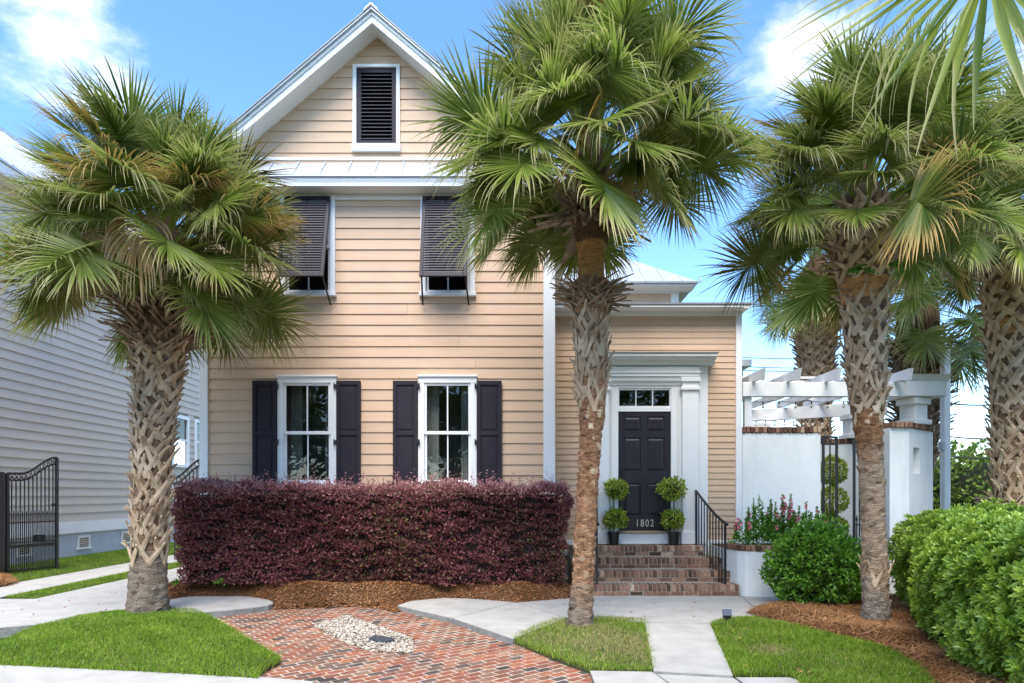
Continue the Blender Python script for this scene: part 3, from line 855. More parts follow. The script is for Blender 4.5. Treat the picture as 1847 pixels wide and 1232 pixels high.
def sash_window(x0, x1, z0, z1, yf, cols=2, rows=2, trim=.095, head=True, casing_only=False):
    """white double-hung window; returns its casing (a part of the house)"""
    p = .05                                          # casing stands proud of the siding
    c = MB()
    c.cbox(x0, x0 + trim, yf - p, yf + .05, z0 + .04, z1 - trim, .004)
    c.cbox(x1 - trim, x1, yf - p, yf + .05, z0 + .04, z1 - trim, .004)
    c.cbox(x0, x1, yf - p - .003, yf + .05, z1 - trim, z1, .004)
    if head:
        c.cbox(x0 - .012, x1 + .012, yf - p - .03, yf + .05, z1 + .001, z1 + .03, .004)
    win = c.build('window', m_white, house)
    MB().cbox(x0 - .02, x1 + .02, yf - p - .045, yf + .05, z0 - .03, z0 + .037, .006).build('sill', m_white, win)
    a, b = x0 + trim, x1 - trim
    zl, zh = z0 + .04, z1 - trim
    zm = (zl + zh) / 2
    fw = .042
    for (s0, s1, yo, nm) in ((zl, zm + .02, .015, 'lower_sash'), (zm - .02, zh, -.015, 'upper_sash')):
        y0, y1 = yf - .012 + yo, yf + .022 + yo
        y1 = y0 + .03
        f = MB()
        f.cbox(a, a + fw, y0, y1, s0, s1, .003)
        f.cbox(b - fw, b, y0, y1, s0, s1, .003)
        f.cbox(a + fw, b - fw, y0 + .001, y1 - .001, s1 - fw, s1, .003)
        f.cbox(a + fw, b - fw, y0 + .001, y1 - .001, s0, s0 + fw + .01, .003)
        f.build('sash', m_white, win)
        for k in range(1, cols):
            xm = a + fw + (b - a - 2 * fw) * k / cols
            MB().cbox(xm - .011, xm + .011, y0 + .004, y1 - .004, s0 + fw + .01, s1 - fw, .003).build('muntin', m_white, win)
        for k in range(cols):
            q0 = a + fw + (b - a - 2 * fw) * k / cols; q1 = a + fw + (b - a - 2 * fw) * (k + 1) / cols
            e = .011
            q0 += e if k else 0; q1 -= e if k < cols - 1 else 0
            yy = (y0 + y1) / 2
            sk = [random.uniform(-.0008, .0008) for _ in range(4)]
            MB().add([(q0, yy + sk[0], s0 + fw + .01), (q1, yy + sk[1], s0 + fw + .01), (q1, yy + sk[2], s1 - fw), (q0, yy + sk[3], s1 - fw)], [(0, 1, 2, 3)]).build('pane', m_glass, win)
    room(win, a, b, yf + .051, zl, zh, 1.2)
    return win
def curtain(win, x0, x1, y, z0, z1):
    m = MB(); n = 26
    vs = []; fs = []
    for i in range(n + 1):
        x = x0 + (x1 - x0) * i / n
        yy = y + .018 * math.sin(i * 1.25) + random.uniform(-.003, .003)
        vs += [(x, yy, z0), (x, yy + .004, z1)]
    fs = [(2 * i, 2 * i + 2, 2 * i + 3, 2 * i + 1) for i in range(n)]
    m.add(vs, fs).build('curtain', m_curtain, win, True)

# openings of the main facade
LW = [(mx(502), mx(608)), (mx(755), mx(860))]
LZ = (mz(876), mz(681))
UW = [(mx(507), mx(605.5)), (mx(759), mx(857))]
UZ = (mz(533), mz(354))
ops = [(a + .02, b - .02, LZ[0], LZ[1] - .01) for a, b in LW] + [(a + .02, b - .02, UZ[0], UZ[1] - .01) for a, b in UW]
XL, XR = mx(377), mx(980)
ZS = .79                                             # bottom of the siding
APX, APZ, SLP = -2.205, 9.02, .85                    # gable
def gclip(z):
    hw = max(0, (APZ + .03 - z) / SLP)
    return (APX - hw, APX + hw)
pitch = 19.36 / 110.05
vx0, vx1, vz0, vz1 = mx(637), mx(722), mz(276), mz(119)
boards(house, XL, XR, ZS, ZS + pitch * 36, pitch, YM, ops + [(vx0 + .02, vx1 - .02, vz0 + .02, vz1 - .02)], m_tan, clip=lambda z: (XL, XR) if z < 6.5 else tuple(sorted((max(XL - .14, gclip(z)[0]), min(XR + .2, gclip(z)[1])))))
boards(house, XL - .14, XR + .2, ZS + pitch * 36, 9.02, pitch, YM, [(vx0 + .02, vx1 - .02, vz0 + .02, vz1 - .02)], m_tan, clip=gclip)
# corner boards, skirt, foundation, side and back walls
for a, b in ((mx(362), XL), (XR, mx(1001))):
    MB().cbox(a, b, YM - .045, YM + .12, .55, 6.62, .006).build('corner_board', m_white, house)
MB().cbox(XL - .02, XR + .02, YM - .04, YM + .05, .52, ZS - .003, .006).build('skirt_board', m_white, house)
MB().box(XL - .12, XR + .15, YM + .01, YM + .2, -.13, .53).build('foundation', m_block, house)
w_ = MB()
w_.box(mx(362) + .005, mx(362) + .1, YM + .125, 20, 0, 6.5)
w_.box(mx(1001) - .1, mx(1001) - .005, YM + .125, 20, 0, 6.5)
w_.box(mx(362) + .1, mx(1001) - .1, 19.9, 20, 0, 6.5)
w_.build('wall', m_tan, house)
# gable roof: white soffit, fascia, standing seam metal
YO = YM - .40
rise = lambda x: APZ - SLP * abs(x - APX)
EX = 3.28
for sgn, nm in ((-1, 'left'), (1, 'right')):
    e = APX + sgn * EX
    ze = APZ - SLP * EX
    MB().extr([(APX, APZ - .01), (e, ze - .01), (e, ze + .03), (APX, APZ + .03)], YO + .04, YM + .04).build('soffit', m_white, house)
    MB().extr([(APX, APZ - .055), (e, ze - .055), (e, ze + .115), (APX, APZ + .115)], YO - .005, YO + .035).build('fascia', m_white, house)
    MB().extr([(APX, APZ + .06), (e, ze + .06), (e, ze + .112), (APX, APZ + .112)], YO - .03, YO - .007).build('rake_moulding', m_white, house)
    MB().extr([(APX, APZ + .118), (e - sgn * -.04, ze + .118 - .034), (e - sgn * -.04, ze + .145 - .034), (APX, APZ + .145)], YO - .075, 20.4).build('roof', m_metal, house)
    MB().extr([(APX, APZ + .147), (e, ze + .147), (e, ze + .168), (APX, APZ + .168)], YO - .09, YO + .02).build('roof_edge', m_edge, house)
    for k in range(1, 25):
        yk = YO + .02 + k * .42
        MB().extr([(APX, APZ + .146), (e, ze + .146), (e, ze + .172), (APX, APZ + .172)], yk - .012, yk + .012).build('roof_seam', m_metal, house)
    MB().box(min(APX + sgn * 2.905, e), max(APX + sgn * 2.905, e), YO + .05, 20.3, ze - .03, ze).build('eave_soffit', m_white, house)
MB().extr([(APX - .12, APZ + .055), (APX, APZ + .172), (APX + .12, APZ + .055), (APX + .1, APZ + .105), (APX, APZ + .195), (APX - .1, APZ + .105)], YO - .1, 20.4).build('ridge_cap', m_metal, house)
# pent roof across the gable foot
YP = YM - .30
zt, zd, zb = mz(292), ZZ(316, YP), ZZ(336, YP)
px0, px1 = XL - .13, XR + .19
MB().prof([(YP - .03, zd), (YM + .02, zt + .01), (YM + .02, zt - .03), (YP - .03, zd - .03)], px0 - .2, px1 + .2).build('pent_roof', m_metal, house)
for k in range(15):
    x = px0 - .1 + k * (px1 - px0 + .2) / 14
    MB().prof([(YP - .03, zd + .001), (YM + .01, zt + .011), (YM + .01, zt + .036), (YP - .03, zd + .026)], x - .011, x + .011).build('roof_seam', m_metal, house)
MB().box(px0 - .2, px1 + .2, YP - .012, YP + .0, zd - .075, zd - .031).build('drip_edge', m_edge, house)
MB().prof([(YP - .04, zd - .077), (YP + .01, zd - .077), (YP + .03, zb), (YP - .012, zb), (YP - .02, zb + .05)], px0 - .2, px1 + .2).build('crown_moulding', m_white, house)
MB().box(px0 - .18, px1 + .18, YP + .02, YM + .02, zb - .001, zb + .02).build('soffit', m_white, house)
MB().box(XL, XR, YM - .04, YM + .01, mz(362), zb - .003).build('frieze', m_white, house)
# flashing above the pent roof
MB().box(px0, px1, YM - .035, YM + .01, zt + .012, zt + .06).build('flashing', m_white, house)

# gable shutter window
gv = MB()
gv.cbox(vx0, vx0 + .06, YM - .05, YM + .05, vz0 + .13, vz1 - .045, .004)
gv.cbox(vx1 - .06, vx1, YM - .05, YM + .05, vz0 + .13, vz1 - .045, .004)
gv.cbox(vx0, vx1, YM - .053, YM + .05, vz1 - .045, vz1, .004)
gvo = gv.build('gable_window', m_white, house)
MB().cbox(vx0 - .01, vx1 + .01, YM - .07, YM + .05, vz0, vz0 + .127, .006).build('sill', m_white, gvo)
def louvre_panel(parent, x0, x1, z0, z1, y, mt, pitch, fr=.075, ang=.5, mid=False):
    """louvred shutter facing -Y standing in the plane y, in its own local coordinates"""
    f = MB()
    f.cbox(x0, x0 + fr, y, y + .04, z0, z1, .004)
    f.cbox(x1 - fr, x1, y, y + .04, z0, z1, .004)
    f.cbox(x0 + fr, x1 - fr, y + .001, y + .039, z1 - fr, z1, .004)
    f.cbox(x0 + fr, x1 - fr, y + .001, y + .039, z0, z0 + fr, .004)
    o = f.build('louvred_shutter', mt, parent)
    return o
def slats(o, x0, x1, z0, z1, y, mt, pitch, tilt=.55):
    n = int((z1 - z0) / pitch)
    me = None
    dz = (z1 - z0) / n
    hw = pitch * .62
    c, s = math.cos(tilt), math.sin(tilt)
    m = MB()
    # slat section: tilted so that the outer edge is lower
    m.prof([(-hw * c, -hw * s - .004), (hw * c, hw * s - .004), (hw * c, hw * s + .004), (-hw * c, -hw * s + .004)], x0, x1)
    me = m.mesh('slat', mt)
    for k in range(n):
        link('slat', me, o, (0, y, z0 + (k + .5) * dz))
sh = louvre_panel(gvo, vx0 + .062, vx1 - .062, vz0 + .135, vz1 - .048, YM - .02, m_shut, .05)
slats(sh, vx0 + .062 + .075, vx1 - .062 - .075, vz0 + .135 + .075, vz1 - .048 - .075, YM - .004, m_slat_lit, .058, .62)
MB().box(vx0 + .07, vx1 - .07, YM + .03, YM + .045, vz0 + .14, vz1 - .05).build('backing', m_black, gvo)

# windows
wins = [sash_window(a, b, LZ[0], LZ[1], YM) for a, b in LW]
wup = [sash_window(a, b, UZ[0], UZ[1], YM, head=False, trim=.085) for a, b in UW]
for (a, b), wn in zip(LW, wins):
    curtain(wn, a + .1, a + .30, YM + .30, LZ[0] + .05, LZ[1] - .11)
    curtain(wn, b - .28, b - .1, YM + .30, LZ[0] + .05, LZ[1] - .11)
# panel shutters on strap hinges
for a, b in ((458, 501), (608.5, 652), (710, 754), (861, 905)):
    x0, x1 = mx(a), mx(b)
    z0, z1 = mz(878), mz(688)
    y0 = YM - .075
    f = MB(); fr = .055
    zm = mz(783)
    f.cbox(x0, x0 + fr, y0, y0 + .045, z0, z1, .004)
    f.cbox(x1 - fr, x1, y0, y0 + .045, z0, z1, .004)
    for c0, c1 in ((z0, z0 + .08), (zm - .03, zm + .03), (z1 - .07, z1)):
        f.cbox(x0 + fr, x1 - fr, y0 + .001, y0 + .044, c0, c1, .004)
    s_ = f.build('panel_shutter', m_shut, house)
    for c0, c1 in ((z0 + .08, zm - .03), (zm + .03, z1 - .07)):
        pm = MB().box(x0 + fr, x1 - fr, y0 + .02, y0 + .03, c0, c1)
        pm.cbox(x0 + fr + .03, x1 - fr - .03, y0 + .010, y0 + .0205, c0 + .04, c1 - .04, .006)
        pm.build('panel', m_shut, s_)
    hx = x1 if a in (458, 710) else x0
    sg = 1 if a in (458, 710) else -1
    for zz in (mz(697), mz(797)):
        hm = MB().box(min(hx, hx + sg * .035), max(hx, hx + sg * .035), y0 - .012, y0 + .02, zz - .035, zz + .02)
        hm.tube([(hx + sg * .03, y0 - .012, zz - .06), (hx + sg * .03, y0 - .012, zz + .035)], .012, 8)
        hm.build('hinge', m_iron, s_)
# Bahama shutters hung from the window heads
for (a, b) in ((-3.70, -2.953), (-1.453, -.705)):
    top, bot, pr = 6.375, 4.94, .385
    ln = math.hypot(top - bot, pr)
    piv = bpy.data.objects.new('louvred_shutter', None)
    f = MB(); fr = .055
    f.cbox(a, a + fr, -.04, 0, -ln, 0, .004)
    f.cbox(b - fr, b, -.04, 0, -ln, 0, .004)
    f.cbox(a + fr, b - fr, -.039, -.001, -fr, 0, .004)
    f.cbox(a + fr, b - fr, -.039, -.001, -ln, -ln + fr + .02, .004)
    me = f.mesh('louvred_shutter', m_shut)
    o = link('louvred_shutter', me, house, (0, YM - .055, top), (-math.atan2(pr, top - bot), 0, 0))
    sp = .046
    n = int((ln - 2 * fr - .02) / sp)
    sm = MB().prof([(-.020, -.032), (.018, .026), (.018, .036), (-.020, -.022)], a + fr, b - fr).mesh('slat', m_slat_lit)
    for k in range(n):
        link('slat', sm, o, (0, -.02, -ln + fr + .02 + (k + .5) * sp))
    MB().box((a + b) / 2 - .012, (a + b) / 2 + .012, -.002, .006, -ln + fr, -fr).build('mullion', m_shut, o)
    for xs in (a + .03, b - .03):
        MB().tube([(xs, YM - .055 - pr + .01, bot + .02), (xs + .03 * (1 if xs > (a + b) / 2 else -1), YM - .06, bot - .32)], .014, 8).build('stay_arm', m_iron, house)

# entrance wing
WX0, WX1 = mx(1001) - .05, wx(1326)
DX0, DX1 = XX(1115, YW - .04), XX(1210, YW - .04)     # door leaf
SX0, SX1 = wx(1051), wx(1275)                        # door surround
boards(house, WX0, WX1, wz(974), wz(569), 11.045 / 105.5, YW, [(SX0 + .02, SX1 - .02, 0, wz(650))], m_tan, lip=.017)
MB().cbox(WX1, wx(1337), YW - .045, YW + .12, .50, wz(569), .006).build('corner_board', m_white, house)
MB().box(mx(1001) - .02, mx(1001) + .055, YW - .04, YW + .02, .76, wz(569)).build('corner_board', m_tan, house)
MB().cbox(WX0, wx(1337) - .002, YW - .035, YW + .05, .49, wz(974) - .003, .006).build('skirt_board', m_white, house)
MB().box(WX0, wx(1337) - .03, YW + .01, YW + .2, -.13, .492).build('foundation', m_block, house)
MB().box(wx(1337) - .1, wx(1337) - .01, YW + .125, 16, 0, 4.6).build('wall', m_tan, house)
# wing cornice and flat metal roof
YC = YW - .28
zc1, zc0 = ZZ(546, YC), ZZ(560, YC)
cx1 = XX(1355, YC)
MB().box(WX0, cx1 + .02, YC - .02, 16, zc1 - .028, zc1).build('roof_edge', m_edge, house)
MB().prof([(YC, zc1 - .03), (YW + .02, zc1 - .03), (YW + .02, wz(563)), (YW - .06, wz(563)), (YW - .09, wz(561)), (YC + .06, zc1 - .09), (YC, zc1 - .07)], WX0, cx1 - .1).build('cornice', m_white, house)
MB().extr([(cx1 - .10, zc1 - .03), (cx1, zc1 - .03), (cx1, zc1 - .07), (cx1 - .06, zc1 - .09), (cx1 - .21, wz(562)), (cx1 - .21, zc1 - .04)], YC + .0015, 16).build('cornice', m_white, house)
MB().box(WX0, wx(1337), YW - .05, YW + .02, wz(571), wz(563) - .002).build('frieze', m_white, house)

# door surround
ds = MB()
YS = YW - .06
ds.box(SX0, SX1, YS + .02, YW + .04, .70, wz(652))                        # back boards are cut round the door below
surround_parts = []
def part(name, mt, *boxes, par=None, ch=.004):
    m = MB()
    for b in boxes:
        m.cbox(*b, ch)
    return m.build(name, mt, par or house)
zdh, zdb = ZZ(743, YW), ZZ(957, YW)                  # door head, door bottom
ztr0, ztr1 = ZZ(735, YW), ZZ(701, YW)                # transom
part('door_casing', m_white, (SX0, DX0 - .0, YS, YW + .05, .69, wz(655)), (DX1 + .0, SX1, YS, YW + .05, .69, wz(655)),
     (DX0, DX1, YS + .001, YW + .05, ztr1, wz(655)), (DX0, DX1, YS + .015, YW + .05, zdh, ztr0))
XP = (XX(1231, YS - .07), XX(1260, YS - .07))
cxd = (DX0 + DX1) / 2
for sgn in (1, -1):
    xa, xb = (XP[0], XP[1]) if sgn > 0 else (2 * cxd - XP[1], 2 * cxd - XP[0])
    yb = YS - .075
    p = MB()
    p.cbox(xa, xb, yb, YS - .002, .69, wz(682), .004)
    po = p.build('pilaster', m_white, house)
    MB().cbox(xa - .03, xb + .03, yb - .03, YS - .003, wz(706), wz(700), .006).build('pilaster_band', m_white, po)
    MB().cbox(xa - .03, xb + .03, yb - .03, YS - .003, wz(691), wz(683), .008).build('pilaster_cap', m_white, po)
    MB().cbox(xa - .025, xb + .025, yb - .025, YS - .003, .692, wz(958), .006).build('pilaster_base', m_white, po)
    xi = xa - .06 if sgn > 0 else xb + .06                                      # inner stop beads
    MB().cbox(xi - .012, xi + .012, YS - .022, YS - .001, .70, ztr1 - .02, .005).build('bead', m_white, po)
e0, e1 = 2 * cxd - XP[1] - .03, XP[1] + .03
MB().cbox(e0 + .02, e1 - .02, YS - .09, YS - .002, wz(682), wz(664), .004).build('architrave', m_white, house)
MB().cbox(e0 + .005, e1 + .005, YS - .105, YS - .091, wz(676), wz(672), .003).build('architrave_bead', m_white, house)
ent = MB()
yk = YS - .26
ent.prof([(yk, wz(644) - .0), (YS + .05, wz(644)), (YS + .05, wz(662)), (YS - .095, wz(662)), (YS - .12, wz(655)), (yk + .05, wz(654)), (yk + .03, wz(650)), (yk, wz(649))], 2 * cxd - wx(1283), wx(1283))
ent.build('entablature', m_white, house)
MB().box(2 * cxd - wx(1286), wx(1286), yk - .02, YW, wz(644) + .001, wz(642.4)).build('roof_edge', m_edge, house)
MB().prof([(YS - .075, wz(683)), (YS + .0, wz(683)), (YS + .0, wz(696)), (YS - .02, wz(696)), (YS - .03, wz(692)), (YS - .06, wz(689))], 2 * cxd - XP[0] + .002, XP[0] - .002).build('head_moulding', m_white, house)
# transom with three panes
tw = MB()
tx = [DX0, DX0 + .02, DX1 - .02, DX1]
tw.cbox(DX0, DX0 + .02, YS + .02, YW + .03, ztr0, ztr1, .003); tw.cbox(DX1 - .02, DX1, YS + .02, YW + .03, ztr0, ztr1, .003)
tw.cbox(DX0 + .02, DX1 - .02, YS + .02, YW + .03, ztr1 - .03, ztr1, .003); tw.cbox(DX0 + .02, DX1 - .02, YS + .02, YW + .03, ztr0, ztr0 + .02, .003)
two = tw.build('transom_window', m_white, house)
for k in range(3):
    q0 = DX0 + .02 + (DX1 - DX0 - .04) * k / 3; q1 = DX0 + .02 + (DX1 - DX0 - .04) * (k + 1) / 3
    MB().add([(q0 + .008, YW, ztr0 + .02), (q1 - .008, YW + .002 * k, ztr0 + .02), (q1 - .008, YW, ztr1 - .03), (q0 + .008, YW, ztr1 - .03)], [(0, 1, 2, 3)]).build('pane', m_glass, two)
    if k:
        MB().cbox(q0 - .008, q0 + .008, YW - .03, YW + .012, ztr0 + .02, ztr1 - .03, .003).build('muntin', m_white, two)
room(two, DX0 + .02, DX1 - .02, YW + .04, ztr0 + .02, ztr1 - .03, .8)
# six-panel door with its number
yd = YW - .01
dw = DX1 - DX0
d = MB()
rails = [(zdb, zdb + .27), (zdb + .27 + .50, zdb + .27 + .50 + .17), None]
def dz(py): return ZZ(py, YW)
pr_ = [(dz(778), dz(752)), (dz(850), dz(790)), (dz(930), dz(872))]          # the three rows of panels
st = [(1115, 1125.5), (1156, 1167), (1199, 1210)]
for a, b in st:
    d.cbox(XX(a, YW - .04), XX(b, YW - .04), yd - .02, yd + .02, zdb, zdh - .003, .002)
hz = [zdb] + [v for pz in reversed(pr_) for v in pz] + [zdh - .003]
for k in range(0, len(hz), 2):
    for a, b in ((1125.5, 1156), (1167, 1199)):
        d.cbox(XX(a, YW - .04), XX(b, YW - .04), yd - .0195, yd + .0195, hz[k], hz[k + 1], .002)
door = d.build('front_door', m_black, house)
for z0, z1 in pr_:
    for a, b in ((1125.5, 1156), (1167, 1199)):
        x0, x1 = XX(a, YW - .04), XX(b, YW - .04)
        p = MB().box(x0, x1, yd - .002, yd + .01, z0, z1)
        c = .045
        vs = [(x0 + .012, yd - .003, z0 + .012), (x1 - .012, yd - .003, z0 + .012), (x1 - .012, yd - .003, z1 - .012), (x0 + .012, yd - .003, z1 - .012),
              (x0 + c, yd - .017, z0 + c), (x1 - c, yd - .017, z0 + c), (x1 - c, yd - .017, z1 - c), (x0 + c, yd - .017, z1 - c)]
        p.add(vs, [(4, 5, 6, 7), (0, 1, 5, 4), (1, 2, 6, 5), (2, 3, 7, 6), (3, 0, 4, 7), (3, 2, 1, 0)])
        p.build('panel', m_black, door)
MB().tube([(XX(1119.5, YW), yd - .075, ZZ(846, YW)), (XX(1119.5, YW), yd - .02, ZZ(846, YW))], [.026, .026], 12).build('lock', m_black, door)
MB().tube([(XX(1119.5, YW), yd - .08, ZZ(858, YW)), (XX(1119.5, YW), yd - .06, ZZ(858, YW)), (XX(1119.5, YW), yd - .05, ZZ(858, YW)), (XX(1119.5, YW), yd - .02, ZZ(858, YW))], [.02, .03, .012, .012], 12, ).build('door_knob', m_black, door)
fc = bpy.data.curves.new('house_number', 'FONT')
fc.body = '1802'
fc.size = .175
fc.extrude = .003
fc.space_character = 1.28
fc.align_x = 'CENTER'; fc.align_y = 'CENTER'
fc.materials.append(m_num)
_t = bpy.data.objects.new('tmp', fc)
COL.objects.link(_t)
bpy.context.view_layer.update()
num_me = bpy.data.meshes.new_from_object(_t.evaluated_get(bpy.context.evaluated_depsgraph_get()))
bpy.data.objects.remove(_t)
num_me.materials.clear(); num_me.materials.append(m_num)
link('house_number', num_me, door, (XX(1163, YW - .04), yd - .0235, ZZ(944, YW)), (R(90), 0, 0), (.74, 1, 1))
MB().cbox(DX0 - .02, DX1 + .02, YS - .11, YW, zdb - .035, zdb - .002, .004).build('threshold', m_wood, house)
MB().cbox(DX0 - .0, DX1 + .0, YS - .06, YW, .692, zdb - .038, .004).build('door_riser', m_white, house)
MB().tube([(wx(1044), YW - .12, wz(947)), (wx(1044), YW - .02, wz(947))], .03, 10).build('hose_tap', m_iron, house)

# rear block with hipped metal roof
YR = 15.0
rx1 = XX(1222, YR)
rz = lambda py: ZZ(py, YR)
MB().box(.8, rx1, YR, 20, 0, rz(526)).build('wall', m_tan, house)
MB().box(XX(1210, YR), rx1 + .02, YR - .03, YR + .01, 4.6, rz(527)).build('corner_board', m_white, house)
MB().box(.8, rx1 + .03, YR - .05, YR - .001, rz(530), rz(526)).build('frieze', m_white, house)
ey = YR - .42; ex1 = XX(1256, ey)
MB().prof([(ey, ZZ(510, ey)), (YR, ZZ(510, ey)), (YR, rz(526) - .01), (ey + .03, ZZ(515, ey)), (ey, ZZ(515, ey))], .72, ex1).build('eave', m_white, house)
ze = ZZ(510, ey) + .005
MB().add([(.75, ey - .05, ze), (ex1 + .05, ey - .05, ze), (.75, ey + 3.2, ze + 2.3), (ex1 - 2.75, ey + 3.2, ze + 2.3), (ex1 + .05, ey + 6.5, ze), (.75, ey + 6.5, ze)],
         [(0, 1, 3, 2), (1, 4, 3), (2, 3, 4, 5), (0, 2, 5), (0, 5, 4, 1)]).build('roof', m_metal, house)
MB().box(.75, ex1 + .05, ey - .06, ey - .03, ze - .03, ze + .012).build('roof_edge', m_edge, house)
for k in range(9):
    x = .95 + k * .42
    t = min(1., max(.05, (ex1 - x - .05) / 2.75))
    MB().bar((x, ey - .04, ze + .015), (x, ey - .04 + 3.2 * t, ze + .015 + 2.3 * t), .025, .03).build('roof_seam', m_metal, house)
# small rear porch eave beyond the wing
py_ = 16.2
MB().box(XX(1300, py_), XX(1356, py_), py_, py_ + 2, ZZ(660, py_), ZZ(648, py_)).build('porch_eave', m_white, house)
MB().box(XX(1300, py_), XX(1348, py_), py_ + .3, py_ + 2, ZZ(676, py_), ZZ(660, py_) - .003).build('porch_beam', m_white, house)

# ------------------------------------------------------------------ brick steps
RZ = .172
steps = empty('entrance_steps', (2.2, 9.6, 0), 'four brown brick steps rising to the black front door', 'steps')
steps.location = (0, 0, 0)
sx0 = .95
spec_ = [(9.60, 3.42, RZ), (9.90, 3.42, 2 * RZ), (10.20, 3.42, 3 * RZ), (10.51, 3.16, 4 * RZ)]
core = MB()
for i, (y, xr, zt_) in enumerate(spec_):
    yb = spec_[i + 1][0] + .1 if i < 3 else YS - .003
    core.box(sx0 + .006, xr - .006, y + .004, YS - .003 if i == 3 else YW - .05, zt_ - RZ - (.02 if i else -.0), zt_ - .007)
core.build('mortar', m_mortar, steps)
def brick_set(l, wd, h, n=5):
    """meshes of bricks lying along x, wd deep (y), h high, origin at the centre"""
    out = []
    for i in range(n):
        rr = random.Random(i * 7 + int(l * 1000))
        j = lambda a=.0025: rr.uniform(-a, a)
        out.append(MB().cbox(-l / 2 + j(), l / 2 + j(), -wd / 2 + j(), wd / 2 + j(), -h / 2 + j(.0015), h / 2 + j(.0015), .006).mesh('brick', m_step))
    return out
rl = brick_set(.0545, .20, .096)
stc = brick_set(.185, .09, .056)
for i, (y, xr, zt_) in enumerate(spec_):
    nb = round((xr - sx0) / .0685)
    pb = (xr - sx0) / nb
    for k in range(nb):
        link('brick', random.choice(rl), steps, (sx0 + (k + .5) * pb, y + .10 - .012 + random.uniform(-.003, .003), zt_ - .05 + random.uniform(-.002, .002)), (random.uniform(-.02, .02), 0, random.uniform(-.02, .02)), (1, 1, 1))
    ns = round((xr - sx0) / .2)
    ps = (xr - sx0) / ns
    off = (i % 2) * .5
    for k in range(ns + (1 if off else 0)):
        xa, xb = sx0 + (k - off) * ps, sx0 + (k + 1 - off) * ps
        xa, xb = max(xa, sx0), min(xb, xr)
        if xb - xa < .03: continue
        link('brick', random.choice(stc), steps, ((xa + xb) / 2, y + .045 + random.uniform(-.002, .002), zt_ - .1035 - .034), (0, 0, random.uniform(-.008, .008)), ((xb - xa - .011) / .185, 1, 1.02))
    # side return bricks at the right end
    for k in range(2):
        link('brick', random.choice(rl), steps, (xr - .103, y + .10 + .1 + .04 + k * .075, zt_ - .051), (0, 0, R(90)), (1, 1, .98))
# railings
def railing(mirror, label):
    f = (lambda x: 2 * cxd - x) if mirror else (lambda x: x)
    root = empty('stair_railing', (0, 0, 0), label, 'railing', 'iron railings of the brick steps')
    A = Vector((f(3.23), 9.66, RZ)); B = Vector((f(3.10), YW - .17, 4 * RZ))
    hA, hB = .91, .90
    MB().bar(A, A + Vector((0, 0, hA + .02)), .03).build('post', m_iron, root)
    MB().bar(B, B + Vector((0, 0, hB)), .03).build('post', m_iron, root)
    def top(t):
        p = A.lerp(B, t)
        za = A.z + hA + .02; zb_ = B.z + hB
        z = za + (zb_ - za) * (t ** 1.25 if t < .98 else 1)
        return Vector((p.x, p.y, z))
    pts = [top(k / 12) for k in range(13)]
    pts = [A + Vector((.02, -.05, hA - .01))] + pts + [B + Vector((0, .06, hB))]
    for i in range(len(pts) - 1): pass
    MB().tube(pts, .021, 6).build('handrail', m_iron, root)
    def foot(t):
        p = A.lerp(B, t)
        st_ = RZ
        for y, xr, zt_ in spec_:
            if p.y >= y: st_ = zt_
        return Vector((p.x, p.y, st_))
    nb = 9
    for k in range(1, nb + 1):
        t = k / (nb + 1)
        fo = foot(t); to = top(t)
        MB().bar(fo, to, .016).build('baluster', m_iron, root)
railing(False, 'black iron handrail on the planter side of the brick steps')
railing(True, 'black iron handrail beside the steps, mostly behind the centre palm trunk')

# ------------------------------------------------------------------ planter, courtyard wall, pergola, iron gate
pl = [(3.30, 10.75), (3.30, 10.0), (3.36, 9.72), (3.50, 9.56), (3.72, 9.52), (5.35, 9.52), (5.35, 10.75)]
pl[0] = (3.36, 10.84); pl[-1] = (5.35, 10.84); pl[1] = (3.36, 10.0); pl[2] = (3.425, 9.72)
planter = empty('brick_planter', (0, 0, 0), 'white rendered planter with brown brick coping right of the steps', 'planter')
MB().prism(pl, -.125, .675).build('planter_wall', m_stucco, planter)
ptop = inset(pl, -.012)
# coping bricks set along the front edge
edge = [Vector(p) for p in pl[1:6]]
cb = brick_set(.062, .20, .082, 4)
acc = 0.
for i in range(len(edge) - 1):
    a, b = edge[i], edge[i + 1]
    L_ = (b - a).length
    nb = max(1, round(L_ / .072))
    for k in range(nb):
        p = a.lerp(b, (k + .5) / nb)
        t = (b - a).normalized(); nrm = Vector((t.y, -t.x))
        q = p - nrm * .082
        link('brick', random.choice(cb), planter, (q.x, q.y, .72 + random.uniform(-.002, .002)), (0, 0, math.atan2(t.y, t.x) + random.uniform(-.02, .02)), (L_ / nb / .072, 1, 1))
MB().prism(inset(pl, .03), .676, .70).build('planter_soil', m_bed, planter)

cw = empty('courtyard_wall', (0, 0, 0), 'white stucco courtyard wall with brick coping beside the tan siding', 'wall')
wa0, wa1, yA = wx(1337) + .01, XX(1481, YW), YW
MB().cbox(wa0, wa1, yA, yA + .24, -.13, ZZ(781, yA), .015).build('wall', m_stucco, cw)
cop = brick_set(.062, .28, .10, 4)
nb = round((wa1 - wa0) / .072)
for k in range(nb):
    link('brick', random.choice(cop), cw, (wa0 + (k + .5) * (wa1 - wa0) / nb, yA + .12, ZZ(775.5, yA) + random.uniform(-.003, .003)), (0, 0, random.uniform(-.02, .02)))
bw = empty('rear_wall', (0, 0, 0), 'white stucco rear wall seen through the iron gate', 'wall')
yB = 12.9
MB().cbox(4.6, 7.15, yB, yB + .24, -.13, ZZ(800, yB), .015).build('wall', m_stucco, bw)
nb = round(2.55 / .072)
for k in range(nb):
    link('brick', random.choice(cop), bw, (4.6 + (k + .5) * 2.55 / nb, yB + .12, ZZ(796, yB) + random.uniform(-.003, .003)), (0, 0, random.uniform(-.02, .02)))
